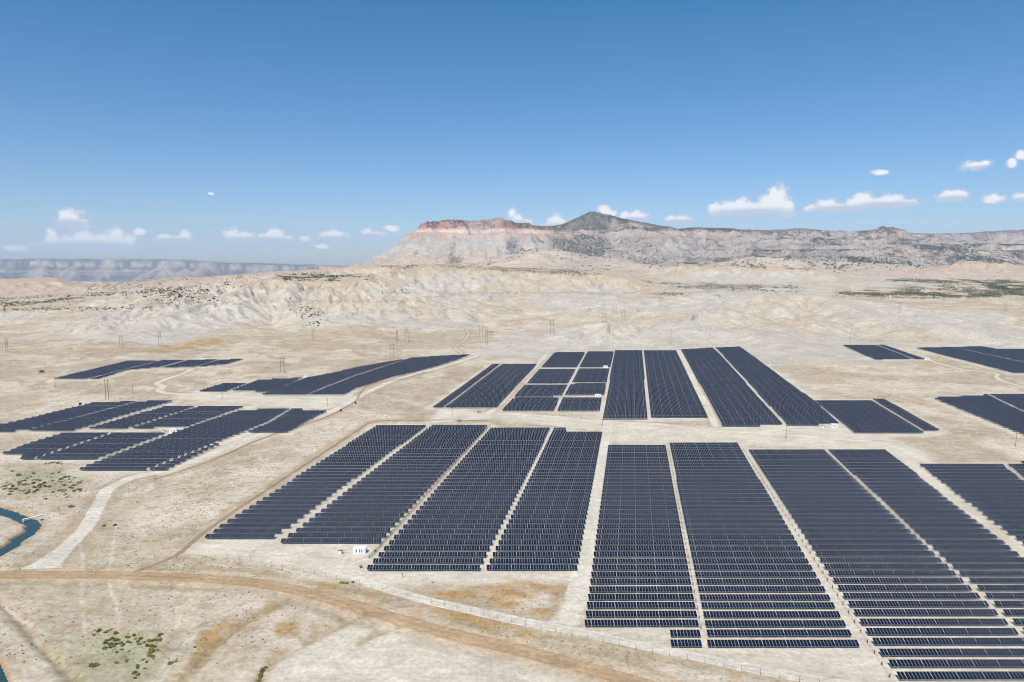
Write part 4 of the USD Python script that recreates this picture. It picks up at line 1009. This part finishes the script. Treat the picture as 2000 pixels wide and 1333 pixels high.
HFR = [(209.5, 780.5, 739, 5.6, 'rust brown H-frame pylon, nearest, behind the left arrays'), (552, 728, 698, 6.5, 'H-frame pylon on the slope above the long left array'), (765.7, 697, 672, 7.2, 'H-frame pylon standing by the far end of the long left array'), (237, 680, 655, 5, 'pale H-frame pylon, left of the pair on the grey spur'),
       (313, 678, 648, 5, 'pale H-frame pylon, right of the pair on the grey spur'), (612, 668, 642, 4, 'faint H-frame pylon on the hummocky plain under the grey hill'), (775.5, 667, 644, 2.4, 'narrow brown H-frame pylon beside the lattice tower'), (939.5, 660, 635, 7, 'blue grey H-frame pylon at the head of pale path'),
       (950.5, 674, 643, 3, 'narrow H-frame pylon just right of the pale path'), (960, 663, 646, 6, 'brown H-frame pylon, rightmost of the cluster by the path'), (1078, 652, 625, 6, 'H-frame pylon on the scrub plain left of the yellow mound'), (1180.5, 632, 612, 6, 'H-frame pylon on the top of the yellow mound'),
       (1200, 615, 596, 6, 'left H-frame pylon beyond the yellow mound'), (1217, 620, 605, 6, 'right H-frame pylon beyond the yellow mound'), (14, 689, 662, 4, 'H-frame pylon at the left frame edge'), (1290, 600, 580, 5, 'far H-frame pylon left of the pale hills'), (1757, 612, 590, 4, 'far H-frame pylon right of the pale hills'), (1963, 610, 592, 4, 'far H-frame pylon by the right frame edge')]
for px, py, pt, wpx, lab in HFR:
    p = at(px, py)
    h, hw = (py - pt) * p[1] / F * 1.02, wpx * p[1] / F / 2
    r = 0.26
    d = thing('pylon', lab, 'pylon', p, group='H-frame power pylons')
    for s in (-1, 1):
        part('pole', trimesh.creation.revolve(np.array([(0.0, -1.0), (r, -1.0), (r * 0.7, h), (0.0, h + 0.02)]), sections=8).apply_translation([s * hw, 0, 0]), M['wood'], d)
    part('crossarm', box(-hw * 2.0, hw * 2.0, -0.14, 0.14, h * 0.90, h * 0.90 + 0.35), M['wood'], d)
    for s in (-1, 1):
        part('brace', bar([-s * hw, 0.1 * s, h * 0.5], [s * hw, 0.1 * s, h * 0.85], 0.10), M['wood'], d)
    for s in (-1.8, 0, 1.8):
        part('insulator', bar([s * hw, 0, h * 0.90], [s * hw, 0, h * 0.90 - 1.4], 0.09), M['insulator'], d)
p = at(794.5, 668.5)
h = 29.5 * p[1] / F
d = thing('lattice_tower', 'grey steel lattice tower on the scrub plain above the long left array', 'lattice tower', p)
hwz = lambda z: 3.6 * (1 - z / h) + 1.3 * (z / h)  # noqa: E731
zs = np.linspace(0, h * 0.92, 7)
for sx in (-1, 1):
    for sy in (-1, 1):
        part('leg', bar([sx * hwz(0), sy * hwz(0), -0.5], [sx * hwz(h), sy * hwz(h), h], 0.17), M['steel'], d)
for side in range(4):
    segs = []
    for a, b in zip(zs[:-1], zs[1:]):
        for s in (-1, 1):
            A, B = [s * hwz(a), hwz(a), a], [-s * hwz(b), hwz(b), b]
            segs.append(bar(A, B, 0.10, 4))
    mm = cat_(*segs)
    mm.apply_transform(trimesh.transformations.rotation_matrix(side * math.pi / 2, [0, 0, 1]))
    part('bracing', mm, M['steel'], d)
for z in (h * 0.8, h * 0.95):
    part('arm', cat_(bar([-5.5, 0, z], [5.5, 0, z], 0.2), bar([-5.5, 0, z], [0, 0, z + 1.6], 0.12), bar([5.5, 0, z], [0, 0, z + 1.6], 0.12)), M['steel'], d)
for px, py, w, lab in ((666, 804.5, 1.15, 'black cabinet on the trail, nearer of the pair by the left gravel road'), (694.5, 790.2, 1.1, 'black cabinet on the trail, farther of the pair by the left gravel road'), (156.5, 791.5, 2.0, 'black cabinet at upper edge of the left array')):
    p = at(px, py)
    d = thing('cabinet', lab, 'cabinet', p, 12)
    part('body', box(-w / 2, w / 2, 0, 0.9, 0.12, 1.9), M['black'], d)
    part('plinth', box(-w / 2 - 0.1, w / 2 + 0.1, -0.1, 1.0, -0.3, 0.12), M['concrete'], d)
    part('lid', box(-w / 2 - 0.05, w / 2 + 0.05, -0.05, 0.95, 1.9, 1.97), M['black'], d)
    part('handle', box(w * 0.3, w * 0.3 + 0.05, -0.06, 0.0, 0.9, 1.15), M['steel'], d)
for px, py, mat, lab in ((935.5, 807, 'vent', 'grey two-leaf mesh gate on the track below the middle array'), (897.8, 824.5, 'dark_steel', 'brown two-leaf mesh gate behind the front left array')):
    p = at(px, py)
    d = thing('gate', lab, 'gate', p, group='two-leaf gates')
    for x in (-1.5, 0, 1.5):
        part('post', box(x - 0.09, x + 0.09, -0.09, 0.09, -0.4, 2.0), M[mat], d)
    for x in (-1.5, 0):
        lf = part('leaf', cat_(box(x + 0.1, x + 1.4, -0.03, 0.03, 0.15, 0.27), box(x + 0.1, x + 1.4, -0.03, 0.03, 1.8, 1.92), box(x + 0.1, x + 0.2, -0.025, 0.025, 0.27, 1.8), box(x + 1.3, x + 1.4, -0.025, 0.025, 0.27, 1.8)), M[mat], d)
        part('mesh_wires', cat_(*[box(x + 0.2 + i * 0.16, x + 0.26 + i * 0.16, -0.012, 0.012, 0.27, 1.8) for i in range(7)], *[box(x + 0.2, x + 1.3, -0.02, -0.012, z, z + 0.05) for z in (0.6, 1.0, 1.4)]), M[mat], lf.GetPath())
p = at(785.8, 1128.5)
d = thing('sensor_post', 'thin sensor post with dark box standing before the front left row', 'sensor post', p, 20)
part('post', box(-0.05, 0.05, -0.05, 0.05, -0.3, 1.35), M['wood'], d)
part('sensor_box', box(-0.22, 0.18, -0.14, 0.14, 1.2, 1.72), M['dark_steel'], d)

# perimeter fence along the service track
FL = dense(plane(*np.array([(345, 1092), (450, 1093), (550, 1110), (640, 1129), (760, 1157), (880, 1187), (1000, 1217), (1146, 1248), (1276, 1277), (1455, 1313), (1640, 1350)], float).T), 5.2)
d = thing('fence', 'thin wire fence on slim posts along the pale service track', 'fence', (FL[0][0], FL[0][1], 0))
fz = ground(FL[:, 0], FL[:, 1])
for (x, y), z in zip(FL, fz):
    q = (x - FL[0][0], y - FL[0][1])
    part('post', box(q[0] - 0.04, q[0] + 0.04, q[1] - 0.04, q[1] + 0.04, z - 0.4, z + 2.1), M['dark_steel'], d)
for hgt in (0.5, 1.1, 1.7, 2.1):
    pts = np.stack([FL[:, 0] - FL[0][0], FL[:, 1] - FL[0][1], fz + hgt], -1)
    part('wire', cat_(*[bar(a, b, 0.012, 3) for a, b in zip(pts[:-1], pts[1:])]), M['steel'], d)

# ------------------------------------------------------------------ shrubs and trees
rng = np.random.default_rng(7)


def bush(seed, leaves=170, flat=0.62, leaf=0.20):
    """many small leaf clumps spread through a lumpy dome, unit radius"""
    r = np.random.default_rng(seed)
    lobes = [(r.uniform(-0.5, 0.5), r.uniform(-0.5, 0.5), r.uniform(0.3, 0.6)) for _ in range(4)]
    V, Fc = [], []
    for i in range(leaves):
        lx, ly, lr = lobes[i % 4]
        a, b, q = r.uniform(0, 2 * np.pi), np.arccos(r.uniform(-0.15, 1)), lr * r.uniform(0.65, 1.1)
        c = np.array([lx + q * np.sin(b) * np.cos(a), ly + q * np.sin(b) * np.sin(a), max(flat * (0.25 + q * np.cos(b) * 1.2), 0.05)])
        e1, e2 = r.normal(size=3), r.normal(size=3)
        e1 /= np.linalg.norm(e1)
        e2 -= e1 * e1.dot(e2)
        e2 /= np.linalg.norm(e2)
        s = leaf * r.uniform(0.6, 1.3)
        V.append(c + np.array([e1 * s, e2 * s * 0.7, -e1 * s, -e2 * s * 0.7]))
        Fc.append(np.array([[0, 1, 2], [0, 2, 3]]) + 4 * i)
    return np.vstack(V), np.vstack(Fc)


BUSHES = [bush(s) for s in range(5)]
STEMS = cat_(*[bar([0, 0, -0.25], [math.cos(a) * 0.35, math.sin(a) * 0.35, 0.4], 0.03, 4) for a in (0.3, 2.2, 4.4)])
bclass = {}


def shrub(px, py, r, mat, label, group=None):
    p = at(px, py)
    k = (int(rng.integers(5)), mat)
    if k not in bclass:
        c = stage.CreateClassPrim(f'/World/{mat}_shrub_form_{k[0]}')
        c.SetTypeName('Xform')
        part('foliage', BUSHES[k[0]], M[mat], c)
        part('stems', STEMS, M['stem'], c)
        bclass[k] = c
    x = UsdGeom.Xform.Define(stage, path_of('shrub'))
    x.AddTranslateOp().Set(Gf.Vec3d(*p))
    x.AddRotateZOp().Set(float(rng.uniform(0, 360)))
    x.AddScaleOp().Set(Gf.Vec3f(r, r * float(rng.uniform(0.8, 1.2)), r * float(rng.uniform(0.8, 1.15))))
    x.GetPrim().GetReferences().AddInternalReference(bclass[k].GetPath())
    x.GetPrim().SetInstanceable(True)
    tag(x, label, 'shrub', group)


HOLLOW = [(193, 1233, 9), (205, 1235, 9), (183, 1241, 6), (216, 1231, 6), (224, 1239, 9), (204, 1258, 9), (211, 1252, 9), (219, 1249, 10), (226, 1252, 9), (232, 1250, 8), (216, 1260, 9), (225, 1260, 8), (234, 1258, 8), (206, 1267, 9), (214, 1265, 8), (222, 1263, 8), (241, 1261, 7), (250, 1246, 8),
          (262, 1242, 8), (265, 1249, 5), (276, 1248, 7), (250, 1254, 6), (254, 1257, 6), (269, 1254, 7), (272, 1259, 7), (282, 1256, 6), (291, 1253, 9), (300, 1252, 9), (309, 1252, 8), (314, 1249, 6), (313, 1241, 8), (311, 1243, 6), (287, 1262, 8), (294, 1263, 8), (301, 1264, 7), (296, 1270, 9), (300, 1273, 7),
          (292, 1277, 8), (290, 1282, 7), (298, 1283, 8), (307, 1271, 5), (226, 1275, 6), (248, 1290, 6), (247, 1294, 4), (227, 1296, 7), (279, 1289, 6), (286, 1294, 6), (269, 1302, 7), (268, 1306, 5), (283, 1306, 5), (264, 1316, 8), (270, 1318, 7), (262, 1326, 6), (238, 1270, 6), (252, 1272, 5)]
for px, py, w in HOLLOW:
    shrub(px, py, w * 0.115, 'green', 'leafy green shrub in the pale hollow at bottom left', 'green shrubs in the pale hollow')
for px, py, r, mat, lab in ((183, 1301, 1.5, 'olive', 'broad dull olive shrub standing alone at bottom left'), (335, 1296, 1.1, 'green', 'bright green shrub alone right of the pale hollow'), (342, 1293, 0.7, 'green', 'small green shrub touching the lone bright shrub'), (381, 1265, 0.6, 'olive', 'small mustard shrub on the orange grass slope'),
                            (138, 991, 1.5, 'olive', 'round olive shrub alone right of the canal bend'), (203, 1028, 1.2, 'green', 'left green shrub of two beside the gravel road'), (224, 1027, 1.2, 'green', 'right green shrub of two beside the gravel road'), (82, 796, 0, 'olive', ''), (83, 727.5, 3.4, 'olive', 'big dark shrub above the tip of far left array'),
                            (82, 1016, 0.9, 'olive', 'olive shrub at the far end of canal pipe')):
    if r:
        shrub(px, py, r, mat, lab)
for i in range(90):
    px, py = rng.uniform(2, 165), rng.normal(948, 13)
    shrub(px, py, rng.uniform(0.7, 1.5), ['sage', 'olive', 'green', 'sage'][i % 4], {'sage': 'grey sage shrub', 'olive': 'olive shrub', 'green': 'green shrub'}[['sage', 'olive', 'green', 'sage'][i % 4]] + ' in the thicket left of the gravel road', ['sage', 'olive', 'green', 'sage'][i % 4] + ' shrubs of the thicket by the canal')
for i in range(26):
    f = rng.uniform(0, 1)
    shrub(502 + 16 * f + rng.uniform(-3, 3), 1333 - 30 * f, rng.uniform(0.4, 0.8), 'green', 'green shrub in the gully at the bottom edge', 'green shrubs in the bottom gully')
for i in range(10):
    shrub(rng.uniform(664, 690), 1139 + rng.uniform(-1.5, 1.5), rng.uniform(0.5, 0.8), 'green', 'low green shrub along fence near the inverter house', 'green shrubs along the fence')
for i in range(24):
    shrub(rng.uniform(85, 122), rng.uniform(903, 908), rng.uniform(0.5, 0.9), 'green', 'green shrub below the leftmost solar rows', 'green shrubs below the left array')


def low_poly(seed, sub=0, squash=0.75):
    m = trimesh.creation.icosphere(sub, 1.0)
    r = np.random.default_rng(seed)
    v = m.vertices * r.uniform(0.7, 1.2, (len(m.vertices), 1))
    v[:, 2] = np.maximum(v[:, 2] * squash, -0.2) + 0.25
    return v, np.array(m.faces)


def scatter(name, pts, sizes, mat, label, cat, tall=1.0, seed=0):
    r = np.random.default_rng(seed)
    n = len(pts)
    a = r.uniform(0, np.pi, n)
    sc = np.stack([sizes * r.uniform(0.8, 1.25, n), sizes * r.uniform(0.8, 1.25, n), sizes * tall * r.uniform(0.8, 1.2, n)], -1)
    instancer(name, lambda p: [raw(f'{p}/clump_{k}', *low_poly(seed + k, 0, 0.8), M[mat]) for k in range(4)], pts, r.integers(0, 4, n), [(math.cos(t), 0, 0, math.sin(t)) for t in a], sc, label, cat)


# sage scrub over the plain
N = 90000
yy = 195 * (1900 / 195) ** rng.uniform(0, 1, N)
xx = yy * rng.uniform(-0.80, 0.80, N)
keep = (sample(blocks_d, xx, yy) > 7) | (yy > 1480)
keep &= (sample(road_d, xx, yy) > 2.5) | (yy > 1480)
keep &= (sample(canal_d, xx, yy) > 5)
dens = sstep(0.44, 0.62, n2(xx, yy, 60, 49, 3)) * 0.75 + 0.12
dens *= 1 - np.clip(1.3 * sample(pads, xx, yy), 0, 0.97)
corridor = sample(soft([PX((680, 830), (820, 745), (960, 700), (960, 712), (850, 790), (740, 822), (600, 890), (480, 960), (300, 1050), (330, 940), (560, 850))], 6), xx, yy)
dens = np.clip(dens * (0.3 + 0.7 * sstep(290, 420, yy)) + 0.6 * corridor, 0, 1)
keep &= rng.uniform(0, 1, N) < dens
xx, yy = xx[keep], yy[keep]
zz_ = ground(xx, yy)
ci = np.interp(xx / yy * F + 1000, COLS, np.arange(len(COLS)))
fi = ndimage.map_coordinates(GFR, [np.interp(yy, YS, np.arange(len(YS))), ci], order=1)
keep = (fi < 0.12)
xx, yy, zz_ = xx[keep], yy[keep], zz_[keep]
scatter('sage_scrub', np.stack([xx, yy, zz_], -1), rng.uniform(0.16, 0.46, len(xx)) * (1 + 0.9 * sstep(350, 1500, yy)), 'sage', 'scattered low grey sage scrub over the dry plain', 'scrub', 0.8, 100)

# juniper woodland: on the benches and hilltops, and on the mountain
tp, ts = [], []
ZONES = [([(1640, 571), (1760, 565), (2000, 570), (2000, 581), (1800, 581), (1640, 577)], 1500), ([(1735, 545), (2000, 548), (2000, 555), (1750, 553)], 900), ([(1920, 556), (2000, 558), (2000, 568), (1950, 566)], 500), ([(1760, 556), (1900, 556), (1920, 566), (1780, 564)], 160),
         ([(1240, 548), (1320, 553), (1560, 560), (1560, 569), (1330, 563)], 420), ([(1280, 572), (1440, 575), (1440, 580), (1290, 577)], 70), ([(545, 536), (620, 535), (722, 544), (690, 548), (560, 547)], 420), ([(740, 516), (1000, 519), (1170, 533), (1160, 537), (1000, 529), (860, 521), (740, 522)], 620),
         ([(0, 590), (200, 576), (460, 556), (462, 560), (220, 582), (0, 596)], 700), ([(0, 603), (250, 600), (330, 600), (250, 604), (0, 607)], 60), ([(255, 583), (420, 570), (430, 590), (300, 596)], 45), ([(1330, 516), (1590, 525), (1590, 527), (1330, 518)], 160), ([(560, 590), (625, 612), (640, 640), (600, 635)], 45),
         ([(1880, 510), (1960, 513), (1960, 515), (1880, 512)], 80), ([(640, 535), (700, 538), (720, 546), (650, 548)], 100), ([(700, 570), (860, 566), (860, 570), (705, 577)], 40), ([(170, 561), (500, 538), (500, 540), (170, 563)], 180)]
for poly, n in ZONES:
    n = int(n * 4)
    q0 = (max(p_[1] for p_ in poly) - min(p_[1] for p_ in poly)) * 0.12
    P_ = shapely.Polygon(poly)
    b = P_.bounds
    q = rng.uniform((b[0], b[1]), (b[2], b[3]), (n * 8, 2))
    q = q[shapely.contains_xy(P_, q[:, 0], q[:, 1])][:n]
    w = cast(q[:, 0] + rng.normal(0, 9, len(q)), q[:, 1] + rng.normal(0, q0 + 0.3, len(q)))
    w = w[~np.isnan(w[:, 0])]
    w = w[n2(w[:, 0], w[:, 1], 45 + 0.012 * w[:, 1], 66, 3) + rng.normal(0, 0.06, len(w)) > 0.47]
    tp.append(w)
    ts.append(rng.uniform(0.7, 2.0, len(w)) * (0.7 + w[:, 1] / 5200))
tp, ts = np.vstack(tp), np.concatenate(ts)
scatter('juniper_trees', tp, ts, 'juniper', 'dark juniper trees dotting the hilltops and far benches', 'trees', 1.0, 200)
my = rng.uniform(0, 1, 320000)
rows_i = np.interp(my, np.linspace(0, 1, 3), [0, len(MY) * 0.55, len(MY) - 1.0])
cols_i = rng.uniform(20, len(MC) - 16, 320000)
wv_ = ndimage.map_coordinates(wood, [rows_i, cols_i], order=1)
facing = ndimage.map_coordinates(-MN[..., 1], [rows_i, cols_i], order=1)
mf = ndimage.map_coordinates(MFR, [rows_i, cols_i], order=1)
k = (rng.uniform(0, 1, 320000) < wv_ * np.clip(facing * 2.2 + 0.05, 0, 1)) & (mf > 0.03)
mp = np.stack([ndimage.map_coordinates(a, [rows_i[k], cols_i[k]], order=1) for a in (MX, MYY, MZ)], -1)
scatter('mountain_forest', mp, rng.uniform(3.5, 8.0, len(mp)), 'juniper', 'dark conifer forest speckling the mountain and its ledges', 'forest', 1.1, 300)

# ------------------------------------------------------------------ haze
HX = 28000.0
hz = trimesh.creation.box([2 * HX, 36000, 1700])
hz.apply_translation([0, 36000 / 2 - 3000, 1700 / 2 - 440])
haze = usdkit.material(stage, '/World/Looks/haze', {'v': ('principled_volume', {'color': (0.76, 0.86, 1.0), 'density': 2.5e-5, 'anisotropy': 0.0})}, [], volume='v.volume')
tag(usdkit.mesh(stage, '/World/haze', hz, haze), kind='stuff')
print([p.GetName() + ': ' + p.GetCustomDataByKey('label') for p in stage.GetPrimAtPath('/World').GetChildren() if len((p.GetCustomDataByKey('label') or '').split()) > 16])
print('rows', len(ROWS), 'pitch', PITCH_Y, 'classes', len(CLASSES), 'scrub', len(xx), 'trees', len(tp), 'forest', len(mp), 'verts', GX.size, MX.size, FX.size)
